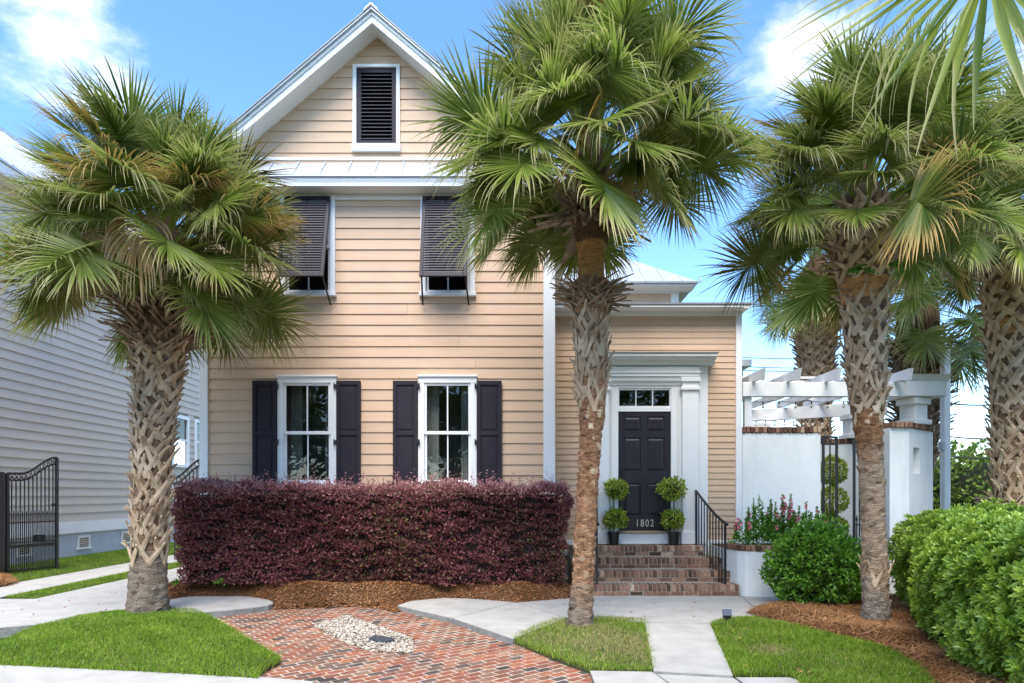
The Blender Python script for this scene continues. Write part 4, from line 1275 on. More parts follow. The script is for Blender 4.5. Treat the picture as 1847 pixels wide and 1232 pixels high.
# angled pier with a slot
pier = empty('gate_pier', (0, 0, 0), 'angled white stucco pier with a narrow slot beside the iron gate', 'pier')
P0, P1, P2 = Vector((6.28, 10.6)), Vector((6.60, 10.6)), Vector((7.46, 11.3))
zc_ = 2.64
tdir = (P2 - P1).normalized(); nd = Vector((-tdir.y, tdir.x))
ang = math.atan2(tdir.y, tdir.x)
fw_ = MB()
fw_.prism([tuple(P0), tuple(P1), tuple(P1 + nd * .28), (6.28, 11.0)], -.13, zc_)
# angled face with the slot left open
Lw = (P2 - P1).length
sl0, sl1, sz0, sz1 = Lw * .17, Lw * .44, ZZ(854, 10.75), ZZ(807, 10.75)
def angbox(m, s0, s1, d0, d1, z0, z1):
    q = [P1 + tdir * s0 + nd * d0, P1 + tdir * s1 + nd * d0, P1 + tdir * s1 + nd * d1, P1 + tdir * s0 + nd * d1]
    m.prism([tuple(v) for v in q], z0, z1)
angbox(fw_, 0, sl0, 0, .28, -.13, zc_ - .001); angbox(fw_, sl1, Lw, 0, .28, -.13, zc_ - .001)
angbox(fw_, sl0, sl1, 0.001, .28, -.13, sz0); angbox(fw_, sl0, sl1, .001, .28, sz1, zc_ - .002)
angbox(fw_, sl0, sl1, .12, .28, sz0, sz1)
fw_.build('wall', m_stucco, pier)
pc = brick_set(.062, .36, .09, 4)
for k in range(5):
    link('brick', random.choice(pc), pier, (6.28 + .036 + k * .07, 10.72, zc_ + .046 + random.uniform(-.002, .002)), (0, 0, 0), (.95, 1, 1))
for k in range(15):
    q = P1 + tdir * (.036 + k * Lw / 15) + nd * .13
    link('brick', random.choice(pc), pier, (q.x, q.y, zc_ + .0465 + random.uniform(-.002, .002)), (0, 0, ang), (1, .92, 1))

pg = empty('pergola', (0, 0, 0), 'white timber pergola over the courtyard walls', 'pergola')
zb0, zb1 = ZZ(716, 10.95), ZZ(690, 10.95)
MB().cbox(3.95, 7.2, 10.90, 11.02, zb0, zb1, .008).build('beam', m_white, pg)
def column(x, y, z0, z1, w_, rot=0):
    c = MB()
    c.cbox(-w_ / 2, w_ / 2, -w_ / 2, w_ / 2, z0, z1, .008)
    o = c.build('column', m_white, pg, loc=(x, y, 0), rot=(0, 0, rot))
    t = MB(); t.cbox(-w_ / 2 - .04, w_ / 2 + .04, -w_ / 2 - .04, w_ / 2 + .04, z1 - .12, z1 - .001, .01)
    t.build('column_cap', m_white, o)
    t = MB(); t.cbox(-w_ / 2 - .05, w_ / 2 + .05, -w_ / 2 - .05, w_ / 2 + .05, z0 + .001, z0 + .09, .01)
    t.build('column_base', m_white, o)
column(7.0, 11.12, zc_ + .095, zb0 - .002, .30, ang * .5)
column(XX(1539, yB + .12), yB + .12, ZZ(796, yB) + .055, 3.17, .30)
column(XX(1366, 14.1), 14.1, 2.4, 3.1, .34)
MB().cbox(4.0, 4.12, 10.95, 11.07, ZZ(770, 10.95), zb0 - .002, .006).build('post', m_white, pg)
MB().cbox(XX(1345, 14.2), XX(1375, 14.2), 14.0, 14.3, 0, 2.4, .006).build('post', m_white, pg)
# cap box at the outer end of the beam
MB().cbox(6.72, 7.42, 10.86, 11.4, zb0 + .001, zb1 + .004, .012).build('beam_end', m_white, pg)
MB().prof([(10.80, zb1 + .12), (11.4, zb1 + .12), (11.4, zb1 + .005), (10.9, zb1 + .005)], 6.66, 7.46).build('beam_cap', m_white, pg)
b0, b1 = Vector((XX(1343, 14.4), 14.4)), Vector((XX(1600, 12.95), 12.95))
td = (b1 - b0).normalized(); ndd = Vector((-td.y, td.x)) * .06
MB().prism([tuple(b0 - ndd), tuple(b1 - ndd), tuple(b1 + ndd), tuple(b0 + ndd)], 3.17, 3.43).build('beam', m_white, pg)
for xr_ in (4.13, 4.72, 5.37, 5.95, 6.55):
    y0 = 10.42
    MB().prof([(y0 + .02, 3.60), (14.3, 3.60), (14.3, 3.452), (y0 + .26, 3.452), (y0 + .10, 3.41), (y0 + .08, 3.41)], xr_ - .028, xr_ + .028).build('rafter', m_white, pg)
for k in range(7):
    MB().box(4.0, 7.2, 11.4 + k * .42, 11.44 + k * .42, 3.603, 3.64).build('batten', m_white, pg)
# string lights
for yy, zz, x0, x1, lab in ((11.25, 3.19, 4.05, 6.9, 'string of clear bulbs under the front pergola beam'), (13.5, 3.12, 4.9, 6.9, 'string of clear bulbs under the rear pergola beam')):
    sroot = empty('string_lights', (0, 0, 0), lab, 'string lights', 'bulb strings on the pergola')
    pts = []
    for k in range(31):
        t = k / 30
        pts.append((x0 + (x1 - x0) * t, yy, zz - .03 * abs(math.sin(t * math.pi * 5))))
    MB().tube(pts, .006, 5).build('cord', m_wire, sroot)
    for k in range(9):
        i = 1 + k * 3
        p = pts[i]
        MB().lathe([(.012, p[2] - .005), (.014, p[2] - .05), (.012, p[2] - .052)], 8, (p[0], p[1])).build('socket', m_wire, sroot)
        MB().lathe([(.010, p[2] - .052), (.024, p[2] - .085), (.022, p[2] - .105), (.006, p[2] - .118)], 10, (p[0], p[1])).build('bulb', m_bulb, sroot, True)

# iron gate in the courtyard opening
ig = empty('iron_gate', (0, 0, 0), 'narrow black iron courtyard gate with ring frieze behind the right palm', 'gate')
yg = 11.0
def gate_panel(root, x0, x1, y, z0, z1, nbars, ztop2=None, rings=2, spears=0):
    fr = MB()
    fr.bar((x0, y, z0), (x0, y, z1), .035); fr.bar((x1, y, z0), (x1, y, ztop2 or z1), .035)
    fr.build('frame', m_iron, root)
    r = MB(); 
    zt2 = ztop2 or z1
    r.bar((x0, y, z1), (x1, y, zt2), .025); r.bar((x0, y, z1 - .13), (x1, y, zt2 - .13), .02)
    r.bar((x0, y, z0 + .08), (x1, y, z0 + .08), .025); r.bar((x0, y, z0 + (z1 - z0) * .40), (x1, y, z0 + (z1 - z0) * .40), .02)
    r.build('rail', m_iron, root)
    for k in range(rings):
        t = (k + .5) / rings
        MB().ring((x0 + (x1 - x0) * t, y, z1 + (zt2 - z1) * t - .065), .048, .008).build('ring', m_iron, root)
    for k in range(1, nbars + 1):
        t = k / (nbars + 1)
        MB().bar((x0 + (x1 - x0) * t, y, z0), (x0 + (x1 - x0) * t, y, z1 + (zt2 - z1) * t - .12), .018).build('picket', m_iron, root)
    for k in range(spears):
        t = (k + .5) / spears
        x = x0 + (x1 - x0) * t
        zz = z0 + (z1 - z0) * .40
        m = MB(); m.bar((x, y, z0), (x, y, zz + .05), .016)
        m.lathe([(.008, zz + .05), (.02, zz + .09), (.004, zz + .17)], 6, (x, y))
        m.build('spear', m_iron, root)
gate_panel(ig, XX(1485, yg), XX(1509, yg), yg, .05, ZZ(788, yg), 1, rings=2)
gate_panel(ig, XX(1535, yg), XX(1602, yg), yg - .1, .05, ZZ(795, yg), 6, ZZ(780, yg), rings=6, spears=7)

# driveway gate at the far left
dg = empty('driveway_gate', (0, 0, 0), 'open black iron driveway gate with arched ring frieze', 'gate')
A, B = Vector((-9.42, 11.9, 0)), Vector((-9.11, 12.76, 0))
def dgp(t, z): 
    p = A.lerp(B, t); return (p.x, p.y, z)
def arch(t):
    return 1.93 + .34 * (0 if t < .25 else (1 - math.cos((t - .25) / .75 * math.pi)) / 2 if t < .98 else 1)
MB().bar((A.x - .05, A.y - .12, -.1), (A.x - .05, A.y - .12, 1.95), .11).build('post', m_iron, dg)
MB().bar(dgp(0, .04), dgp(0, 1.93), .05).build('stile', m_iron, dg)
MB().bar(dgp(1, .04), dgp(1, 2.27), .05).build('stile', m_iron, dg)
MB().tube([dgp(k / 16, arch(k / 16)) for k in range(17)], .02, 6).build('top_rail', m_iron, dg)
MB().tube([dgp(k / 16, arch(k / 16) - .13) for k in range(17)], .016, 6).build('frieze_rail', m_iron, dg)
for z in (.10, .55, .62, 1.0):
    MB().bar(dgp(0, z), dgp(1, z), .022 if z != .55 else .06).build('rail', m_iron, dg)
for k in range(11):
    t = (k + .5) / 11
    p = A.lerp(B, t)
    MB().ring((p.x, p.y, arch(t) - .065), .045, .009, 'x').build('ring', m_iron, dg)
for k in range(1, 12):
    t = k / 12
    MB().bar(dgp(t, .06), dgp(t, arch(t) - .13), .016).build('picket', m_iron, dg)
for k in range(12):
    t = (k + .5) / 12
    m = MB(); m.bar(dgp(t, .06), dgp(t, 1.12), .013); p = dgp(t, 0)
    m.lathe([(.006, 1.12), (.018, 1.15), (.003, 1.24)], 6, (p[0], p[1]))
    m.build('spear', m_iron, dg)
MB().box(B.x - .22, B.x - .1, B.y - .35, B.y - .2, .6, .74).build('opener_box', m_iron, dg)
MB().tube([dgp(.96, 1.33), (B.x - .02, B.y - .09, 1.33)], .03, 8).build('latch', m_iron, dg)
fp = empty('iron_fence', (0, 0, 0), 'short black iron fence panel beside the open driveway gate', 'fence')
MB().bar((-10.3, 11.75, 1.93), (-9.55, 11.78, 1.93), .03).build('rail', m_iron, fp)
MB().bar((-10.3, 11.75, 1.8), (-9.55, 11.78, 1.8), .025).build('rail', m_iron, fp)
MB().bar((-10.3, 11.75, .2), (-9.55, 11.78, .2), .03).build('rail', m_iron, fp)
for k in range(9):
    x = -10.25 + k * .085
    MB().bar((x, 11.765, .1), (x, 11.765, 1.8), .018).build('picket', m_iron, fp)
    MB().ring((x + .042, 11.765, 1.865), .04, .009).build('ring', m_iron, fp)
# second gate farther back between the houses
g2 = empty('side_gate', (0, 0, 0), 'black iron side gate behind the hedge end', 'gate')
y2 = 14.5
xa, xb = XX(312, y2), XX(372, y2)
ar2 = lambda t: ZZ(862, y2) + (ZZ(828, y2) - ZZ(862, y2)) * (1 - math.cos(min(1, t * 1.1) * math.pi)) / 2
MB().tube([(xa + (xb - xa) * k / 12, y2, ar2(k / 12)) for k in range(13)], .022, 6).build('top_rail', m_iron, g2)
MB().tube([(xa + (xb - xa) * k / 12, y2, ar2(k / 12) - .14) for k in range(13)], .018, 6).build('frieze_rail', m_iron, g2)
MB().bar((xa, y2, .2), (xb, y2, .2), .03).build('rail', m_iron, g2)
for k in range(9):
    t = (k + .5) / 9
    x = xa + (xb - xa) * t
    MB().bar((x, y2, .05), (x, y2, ar2(t) - .14), .02).build('picket', m_iron, g2)
    MB().ring((x, y2, ar2(t) - .07), .045, .01).build('ring', m_iron, g2)
MB().bar((xb, y2, 0), (xb, y2, 2.4), .07).build('post', m_iron, g2)

# ------------------------------------------------------------------ grey neighbouring house
nh = empty('neighbour_house', (0, 0, 0), 'grey clapboard house with white skirt and metal roof', 'house')
XN = -10.8
pn = .2086
zs0 = .875
nwin = []
def Dw(px): return -(XN - 0) * F / (CX - px)            # distance at which the wall plane crosses column px
for (pa, pb_, p0, p1) in ((322, 336, 838, 750), (349, 366, 838, 757), (338, 366, 600, 500)):
    ya, yb = Dw(pa), Dw(pb_)
    ym = (ya + yb) / 2
    nwin.append((ya, yb, ZZ(p0, ym), ZZ(p1, ym)))
nwin[0] = (nwin[0][0] - .5, nwin[0][1] + .1, nwin[0][2], nwin[0][3])
nrow = 36
for r in range(nrow):
    a = zs0 + r * pn; b = a + pn
    cuts = sorted((c[0], c[1]) for c in nwin if c[2] < b - .004 and c[3] > a + .004)
    cur = 9.0; segs = []
    for c0, c1 in cuts:
        if c0 > cur + .02: segs.append((cur, c0))
        cur = max(cur, c1)
    segs.append((cur, 27.0))
    for s0, s1 in segs:
        vs = [(XN + .032, s0, a), (XN + .032, s1, a), (XN + .006, s1, b), (XN + .006, s0, b), (XN - .03, s0, a), (XN - .03, s1, a), (XN - .03, s1, b), (XN - .03, s0, b)]
        MB().add(vs, [(0, 1, 2, 3), (5, 4, 7, 6), (1, 0, 4, 5), (3, 2, 6, 7), (0, 3, 7, 4), (2, 1, 5, 6)]).build('siding_board', m_grey, nh)
MB().box(XN - .05, XN + .045, 9, 27, .585, zs0 - .003).build('skirt_board', m_white, nh)
MB().box(XN - .2, XN - .01, 9, 27, -.135, .584).build('foundation', m_block, nh)
MB().cbox(XN - .1, XN + .05, 27.0, 27.15, .3, 8.3, .006).build('corner_board', m_white, nh)
MB().box(-17, XN - .05, 26.8, 26.9, 0, 8.3).build('wall', m_grey, nh)
for (pa, pb_, p0, p1) in ((25, 55, 990, 965), (140, 162, 987, 963), (219, 238, 980, 957)):
    ya, yb = Dw(pa), Dw(pb_)
    if pa == 25: ya, yb = Dw(30), Dw(56)
    z0, z1 = .22, .50
    f = MB()
    f.box(XN - .009, XN + .015, ya, ya + .05, z0, z1); f.box(XN - .009, XN + .015, yb - .05, yb, z0, z1)
    f.box(XN - .009, XN + .014, ya + .05, yb - .05, z1 - .04, z1); f.box(XN - .009, XN + .022, ya - .03, yb + .03, z0 - .06, z0)
    fo = f.build('foundation_vent', m_white, nh)
    MB().box(XN - .009, XN - .003, ya + .05, yb - .05, z0, z1 - .04).build('backing', m_dark, fo)
    for k in range(5):
        zz = z0 + .025 + k * .048
        MB().add([(XN - .002, ya + .05, zz + .02), (XN + .018, ya + .05, zz), (XN + .018, yb - .05, zz), (XN - .002, yb - .05, zz + .02), (XN - .002, ya + .05, zz + .03), (XN + .018, ya + .05, zz + .012), (XN + .018, yb - .05, zz + .012), (XN - .002, yb - .05, zz + .03)],
                 [(0, 1, 2, 3), (7, 6, 5, 4), (0, 4, 5, 1), (1, 5, 6, 2), (2, 6, 7, 3), (3, 7, 4, 0)]).build('slat', m_vent, fo)
for i, (ya, yb, z0, z1) in enumerate(nwin):
    f = MB(); t = .12
    f.box(XN - .02, XN + .06, ya, ya + t, z0, z1); f.box(XN - .02, XN + .06, yb - t, yb, z0, z1)
    f.box(XN - .02, XN + .061, ya + t, yb - t, z1 - t, z1); f.box(XN - .02, XN + .10, ya - .05, yb + .05, z0 - .1, z0 - .002)
    f.box(XN - .01, XN + .03, ya + t, yb - t, (z0 + z1) / 2 - .03, (z0 + z1) / 2 + .03)
    wo = f.build('window', m_white, nh)
    MB().add([(XN + .005, ya + t, z0), (XN + .005, yb - t, z0), (XN + .005, yb - t, (z0 + z1) / 2 - .03), (XN + .005, ya + t, (z0 + z1) / 2 - .03)], [(0, 1, 2, 3)]).build('pane', m_glass, wo)
    MB().add([(XN + .006, ya + t, (z0 + z1) / 2 + .03), (XN + .006, yb - t, (z0 + z1) / 2 + .03), (XN + .006, yb - t, z1 - t), (XN + .006, ya + t, z1 - t)], [(0, 1, 2, 3)]).build('pane', m_glass, wo)
    m = MB()
    m.add([(XN - .02, ya, z0), (XN - .02, yb, z0), (XN - .02, yb, z1), (XN - .02, ya, z1)], [(0, 1, 2, 3)])
    m.build('reveal', m_room, wo)
    if i == 1:
        for k in range(16):
            zz = z0 + .1 + k * (z1 - z0 - .25) / 16
            MB().box(XN - .015, XN - .008, ya + t, yb - t, zz, zz + .05).build('blind_slat', m_louvw, wo)
# roof
ze_ = 8.10
MB().box(XN - .1, XN + .42, 8.7, 27.4, ze_ - .03, ze_).build('soffit', m_white, nh)
MB().box(XN + .38, XN + .43, 8.7, 27.4, ze_ + .001, ze_ + .20).build('fascia', m_white, nh)
ridx, ridz = -14.2, 11.6
MB().extr([(XN + .47, ze_ + .19), (ridx, ridz), (ridx, ridz + .04), (XN + .47, ze_ + .235)], 8.6, 27.5).build('roof', m_metal, nh)
MB().extr([(2 * ridx - XN - .47, ze_ + .19), (ridx, ridz), (ridx, ridz + .04), (2 * ridx - XN - .47, ze_ + .235)], 8.6, 27.5).build('roof', m_metal, nh)
for k in range(46):
    y = 8.7 + k * .41
    MB().bar((XN + .46, y, ze_ + .25), (ridx, y, ridz + .055), .025, .035).build('roof_seam', m_metal, nh)
MB().bar((ridx, 8.6, ridz + .06), (ridx, 27.5, ridz + .06), .16, .06).build('ridge_cap', m_metal, nh)
MB().add([(XN - .06, 9.0, .0), (2 * ridx - XN, 9.0, 0), (2 * ridx - XN, 9.0, ze_), (ridx, 9.0, ridz - .1), (XN - .06, 9.0, ze_)], [(0, 1, 2, 3, 4)]).build('wall', m_grey, nh)

# ------------------------------------------------------------------ palms
class Strip:
    def __init__(s): s.v = []; s.f = []; s.tt = []; s.rnd = []
def frond_mesh(name, pitch, seed, mt, LP=.98, LB=.88, nl=66, dead=False, stiff=1.0, W0=.037):
    """a costapalmate fan leaf that leaves the crown along +X at the given pitch (degrees)"""
    rr = random.Random(seed)
    st_ = Strip()
    Z = Vector((0, 0, 1))
    # petiole
    p = Vector((0, 0, 0)); path = [p.copy()]
    p0 = min(86, pitch + (24 if not dead else 40)); steps_ = 8
    side = rr.uniform(-.12, .12)
    for k in range(steps_):
        a = R(p0 + (pitch - p0) * (k + 1) / steps_)
        p = p + Vector((math.cos(a), side * math.cos(a) * .5, math.sin(a))) * (LP / steps_)
        path.append(p.copy())
    B = Vector((0, 1, 0))
    def strip(pts, wids, nrm, t0, t1, r, fold):
        base = len(st_.v); n = len(pts)
        for i, q in enumerate(pts):
            d = (pts[min(i + 1, n - 1)] - pts[max(i - 1, 0)]).normalized()
            s = d.cross(nrm)
            s = s.normalized() if s.length > 1e-4 else Vector((0, 1, 0))
            up = s.cross(d)
            ww = wids[i]
            st_.v += [q - s * ww / 2 + up * ww * fold, q, q + s * ww / 2 + up * ww * fold]
            t = t0 + (t1 - t0) * i / (n - 1)
            st_.tt += [t, t * .8, t]; st_.rnd += [r, max(.001, r - .18), r]
        for i in range(n - 1):
            a = base + i * 3; b = a + 3
            st_.f += [(a, a + 1, b + 1, b), (a + 1, a + 2, b + 2, b + 1)]
    pn_ = []
    strip(path, [.060 - .035 * k / 8 for k in range(9)], Z if abs(pitch) < 70 else Vector((-1, 0, 0)), 0, .12, .75, .25)
    # costa bends down
    costa = [path[-1].copy()]; cdir = []
    ca = pitch if not dead else -72
    nC = 8; LC = LB * .42
    for k in range(nC):
        ca -= (18 if not dead else 12) / nC * (1.0 if pitch > 20 else 1.3)
        a = R(max(ca, -88))
        d = Vector((math.cos(a), side * math.cos(a) * .5, math.sin(a))).normalized()
        cdir.append(d)
        costa.append(costa[-1] + d * (LC / nC))
    twist = rr.uniform(-1., 1.) if not dead else .1
    nfil = 0 if dead else 48
    for i in range(nl + nfil):
        fil = i >= nl
        u = (i + .5) / nl * 2 - 1 if not fil else rr.uniform(-.95, .95)                          # -1..1 across the fan
        au = abs(u); sg = 1 if u > 0 else -1
        s = (1 - au) ** .75                               # position along the costa
        k = min(nC - 1, int(s * nC)); fr_ = s * nC - k
        q = costa[k].lerp(costa[k + 1], min(1, fr_))
        T = cdir[k]
        Bv = (B - T * B.dot(T)).normalized()
        Nv = Bv.cross(T) * -1
        if Nv.z < 0 and pitch > -60: Nv = -Nv
        Bt = (Bv * math.cos(twist) + Nv * math.sin(twist)).normalized()
        ang_ = sg * R(3 + 122 * au ** .95) * (1 if not dead else .75) + rr.gauss(0, .03)
        fold_up = (.20 - .12 * au) * (1 if not dead else .1)
        d = (T * math.cos(ang_) + Bt * math.sin(ang_) + Nv * fold_up * abs(math.sin(ang_))).normalized()
        ln = LB * (.62 + .38 * (1 - au ** 2.2)) * rr.uniform(.90, 1.08) * (1 - .20 * s) * (rr.uniform(.6, 1.) if fil else 1)
        nseg = 8
        pts = [q.copy()]
        hang = fil or rr.random() < (.10 if pitch > 50 else .36)
        brk = rr.uniform(.40, .70) if hang else rr.uniform(.74, .97)
        if dead: brk = .3
        g = (rr.uniform(1.1, 2.4) if hang else rr.uniform(.05, .5)) if not dead else rr.uniform(1.2, 2)
        lat = rr.gauss(0, .10)
        for m in range(nseg):
            t = (m + 1) / nseg
            bend = ((.015 if pitch > 0 else .05) if not dead else .9) + (g if t > brk else 0)
            d = (d + Vector((lat * .12 * (t > brk), 0, -bend * .30 * t)) + Bt * lat * .1 * t).normalized()
            pts.append(pts[-1] + d * (ln / nseg))
        w0 = W0 * LB
        wid = []
        for m in range(nseg + 1):
            t = m / nseg
            wid.append(w0 * (.35 + .65 * min(1, t / .42)) if t < .42 else w0 * max(.03, ((1 - t) / .58)) ** .8)
        if fil: wid = [.004 if m < 3 else 0.016 * LB * max(.06, 1 - m / nseg) for m in range(nseg + 1)]
        elif hang: wid = [q * (1 if m / nseg < brk else .6) for m, q in enumerate(wid)]
        strip(pts, wid, Nv, .0, 1.0 if not hang else 1.25, min(1, max(.01, rr.gauss(.45, .2) + .12 * hang + .25 * fil)), .28)
    V = np.array([tuple(v) for v in st_.v]); Fq = np.array(st_.f)
    return np_mesh(name, V, Fq, mt, {'rnd': np.array(st_.rnd), 'tt': np.array(st_.tt)}, True)
CLS = [86, 72, 58, 44, 30, 14, -4, -22, -40]
FR = {}
for c in CLS:
    FR[c] = [frond_mesh('frond', c, c * 31 + s * 7 + 1, m_frond, stiff=1.25 if c > 50 else 1.0) for s in range(4)]
FRY = {c: [frond_mesh('frond', c, c * 17 + 5, m_frondy)] for c in (44, 14, -22)}
FRD = [frond_mesh('dead_frond', -12, 100 + s, m_dead, LP=.95, LB=.80, nl=30, dead=True) for s in range(3)]

def boot_mesh(seed, mt, half, rise_, out, tip=.07, wid=.085):
    """old split leaf base: two flat horns that rise from one foot to the left and right"""
    rr = random.Random(seed)
    Rr = .25
    m = MB()
    def cyl(th, r, z): return Vector((r * math.cos(th), r * math.sin(th), z))
    for sg in (-1, 1):
        jt = rr.uniform(.8, 1.25); jr = rr.uniform(.8, 1.2); jo = rr.uniform(.7, 1.4)
        lay = .010 if sg > 0 else 0
        P = []
        for k in range(5):
            t = k / 4
            th = sg * half * jt * (t * 1.1 - .10)
            P.append((cyl(th, Rr + .004 + lay + out * jo * t ** 1.8, rise_ * jr * (t - .12)), th, wid * (1 - .42 * t)))
        th = sg * half * jt * 1.18
        P.append((cyl(th, Rr + out * jo + tip * jo, rise_ * jr * 1.05 + tip * rr.uniform(.1, .9)), th, wid * rr.uniform(.25, .4)))
        n = len(P); vs = []; fs = []
        for i, (q, th, ww) in enumerate(P):
            d = (P[min(i + 1, n - 1)][0] - P[max(i - 1, 0)][0]).normalized()
            rad = Vector((math.cos(th), math.sin(th), 0))
            s = d.cross(rad).normalized()
            nn = s.cross(d).normalized()
            if nn.dot(rad) < 0: nn = -nn
            th_ = .013
            vs += [q - s * ww / 2 - nn * th_, q + s * ww / 2 - nn * th_, q + s * ww / 2 + nn * th_ * .3, q + nn * th_ * .9, q - s * ww / 2 + nn * th_ * .3]
        for i in range(n - 1):
            a, b = i * 5, i * 5 + 5
            for k in range(5):
                fs.append((a + k, a + (k + 1) % 5, b + (k + 1) % 5, b + k))
        fs.append((0, 1, 2, 3, 4)); fs.append(tuple((n - 1) * 5 + k for k in (4, 3, 2, 1, 0)))
        m.add(vs, fs)
    return m.mesh('leaf_base', mt)
BOOT = [boot_mesh(i, m_boot, R(29), .23, .035, .065) for i in range(8)]
BOOTL = [boot_mesh(20 + i, m_bootold, R(24), .20, .06, .17, .06) for i in range(5)]
def stub_mesh(seed, ln):
    rr = random.Random(seed)
    m = MB(); vs = []; fs = []
    n = 5; dr = rr.uniform(-.10, .04)
    for i in range(n):
        t = i / (n - 1); x = ln * t; z = dr * t * t; w_ = (.045 - .020 * t) * rr.uniform(.85, 1.15); h_ = .014 - .006 * t; y = rr.uniform(-.008, .008)
        vs += [(x, y - w_, z - h_), (x, y + w_, z - h_), (x, y + w_ * .9, z + h_ * .4), (x, y, z + h_), (x, y - w_ * .9, z + h_ * .4)]
    for i in range(n - 1):
        a, b = i * 5, i * 5 + 5
        for k in range(5): fs.append((a + k, a + (k + 1) % 5, b + (k + 1) % 5, b + k))
    fs.append((0, 1, 2, 3, 4)); fs.append(tuple((n - 1) * 5 + k for k in (4, 3, 2, 1, 0)))
    return m.add(vs, fs).mesh('leaf_stub', m_stub)
STUB = [stub_mesh(i, .30 + .05 * i) for i in range(5)]

def palm(base, top, profile, label, hub, nfr, scale, boots=(), zones=(), seed=1, group='cabbage palms in the yard', pitches=(86, -34), yellow=0., az0=0., skipaz=None, fibres=(), dead=(), axis=None, flakes=(), stubs=()):
    """base, top: (x,y,z) of the trunk axis; profile: (z, radius); zones: (z0,z1,material) trunk sections"""
    rr = random.Random(seed)
    root = empty('palm_tree', base, label, 'palm tree', group)
    bx, by, bz = base
    ax = lambda z: Vector(((top[0] - bx) * ((z - bz) / (top[2] - bz)) ** 1.2 if z > bz else 0, (top[1] - by) * (max(0, z - bz) / (top[2] - bz)), 0))
    if axis:
        zs_ = [q[0] for q in axis]; xs_ = [q[1] - bx for q in axis]
        ax = lambda z: Vector((float(np.interp(z, zs_, xs_)), 0, 0))
    def rad(z):
        for i in range(len(profile) - 1):
            z0, r0 = profile[i]; z1, r1 = profile[i + 1]
            if z0 <= z <= z1:
                t = (z - z0) / (z1 - z0); return r0 + (r1 - r0) * t
        return profile[-1][1]
    for (z0, z1, mt) in zones:
        n = 36; ns = max(2, int((z1 - z0) / .024))
        vs = []; fs = []
        ph = [rr.uniform(0, 6.28) for _ in range(6)]
        for i in range(ns + 1):
            z = z0 + (z1 - z0) * i / ns
            c = ax(z); r0 = rad(z)
            for k in range(n):
                a = 2 * math.pi * k / n
                r = r0 * (1 + .03 * math.sin(3 * a + ph[0] + z * 2) + .025 * math.sin(5 * a - z * 6 + ph[1]) + rr.gauss(0, .017)) + .005 * math.sin(z * 55 + 2 * math.sin(a + ph[2]) + 1.5 * math.sin(3 * a + ph[3])) + .010 * max(0, math.sin(7 * a + ph[4] + 9 * z) * math.sin(17 * z + 2 * a + ph[5]))
                vs.append((c.x + r * math.cos(a), c.y + r * math.sin(a), z - bz))
        for i in range(ns):
            for k in range(n):
                fs.append((i * n + k, i * n + (k + 1) % n, (i + 1) * n + (k + 1) % n, (i + 1) * n + k))
        fs.append(tuple(range(n))[::-1]); fs.append(tuple(range(ns * n, ns * n + n)))
        MB().add(vs, fs).build('trunk', mt, root, True)
    for (z0, z1, per, dz, meshes, sc) in boots:
        z = z0; row = 0
        while z <= z1:
            for k in range(per):
                a = 2 * math.pi * (k + .5 * (row % 2)) / per + rr.gauss(0, .05)
                zz = z + rr.gauss(0, .018)
                c = ax(zz); r = rad(zz)
                f = r / .25
                o = link('leaf_base', rr.choice(meshes), root, (c.x, c.y, zz - bz), (rr.gauss(0, .05), rr.gauss(0, .05), a), (f, f, sc * rr.uniform(.85, 1.15)))
            z += dz * rr.uniform(.92, 1.08); row += 1
    for (z0, z1, cnt, p0_, p1_, sc_) in stubs:         # petioles left on the trunk
        for q in range(cnt):
            z = rr.uniform(z0, z1); a = 2.39996 * q + rr.gauss(0, .2); c = ax(z); r = rad(z) * .8; f = sc_ * rr.uniform(.75, 1.2)
            link('leaf_stub', rr.choice(STUB), root, (c.x + r * math.cos(a), c.y + r * math.sin(a), z - bz), (rr.uniform(-.5, .5), -R(rr.uniform(p0_, p1_)), a + rr.gauss(0, .35)), (f, f, f))
    for (z0, z1, cnt, mt) in flakes:                   # loose plates of old bark
        m = MB()
        for q in range(cnt):
            z = rr.uniform(z0, z1); a = rr.uniform(0, 6.283); c = ax(z); r = rad(z) + .008
            hw, hh = rr.uniform(.025, .055), rr.uniform(.015, .05)
            up_ = rr.uniform(.0, .022); sk = rr.uniform(-.02, .02)
            vs = []
            for (u, v, k) in ((-1, -1, 0), (1, -1, 0), (rr.uniform(.4, 1), rr.uniform(.6, 1.2), 1), (rr.uniform(-1, -.4), rr.uniform(.6, 1.2), 1)):
                aa = a + u * hw / r; r2 = r + k * up_
                vs.append((c.x + r2 * math.cos(aa), c.y + r2 * math.sin(aa), z - bz + v * hh + u * sk))
            for (u, v, k) in ((-1, -1, 0), (1, -1, 0), (.8, .9, 1), (-.8, .9, 1)):
                aa = a + u * hw / r * .9; r2 = r - .02
                vs.append((c.x + r2 * math.cos(aa), c.y + r2 * math.sin(aa), z - bz + v * hh * .9))
            m.add(vs, [(0, 1, 2, 3), (0, 4, 5, 1), (1, 5, 6, 2), (2, 6, 7, 3), (3, 7, 4, 0)])
        tag(m.build('bark_flakes', mt, root), kind='stuff')
    hz = hub - bz
    hc = ax(hub)
    ga = az0
    for k in range(nfr):
        t = (k + .5) / nfr
        ga += 2.39996 + rr.gauss(0, .12)
        if skipaz and skipaz(ga % (2 * math.pi), t): continue
        pit = pitches[0] + (pitches[1] - pitches[0]) * t ** .92 + rr.gauss(0, 6)
        c = min(CLS, key=lambda q: abs(q - pit))
        mesh = rr.choice(FR[c])
        if rr.random() < yellow and t > .25:
            mesh = rr.choice(FRY[min(FRY, key=lambda q: abs(q - pit))])
        zo = hz + .30 * (1 - t) - .28 * t
        ro = .05 + .13 * t
        sc = scale * rr.uniform(.70, 1.08) * (.86 if t < .12 else 1)
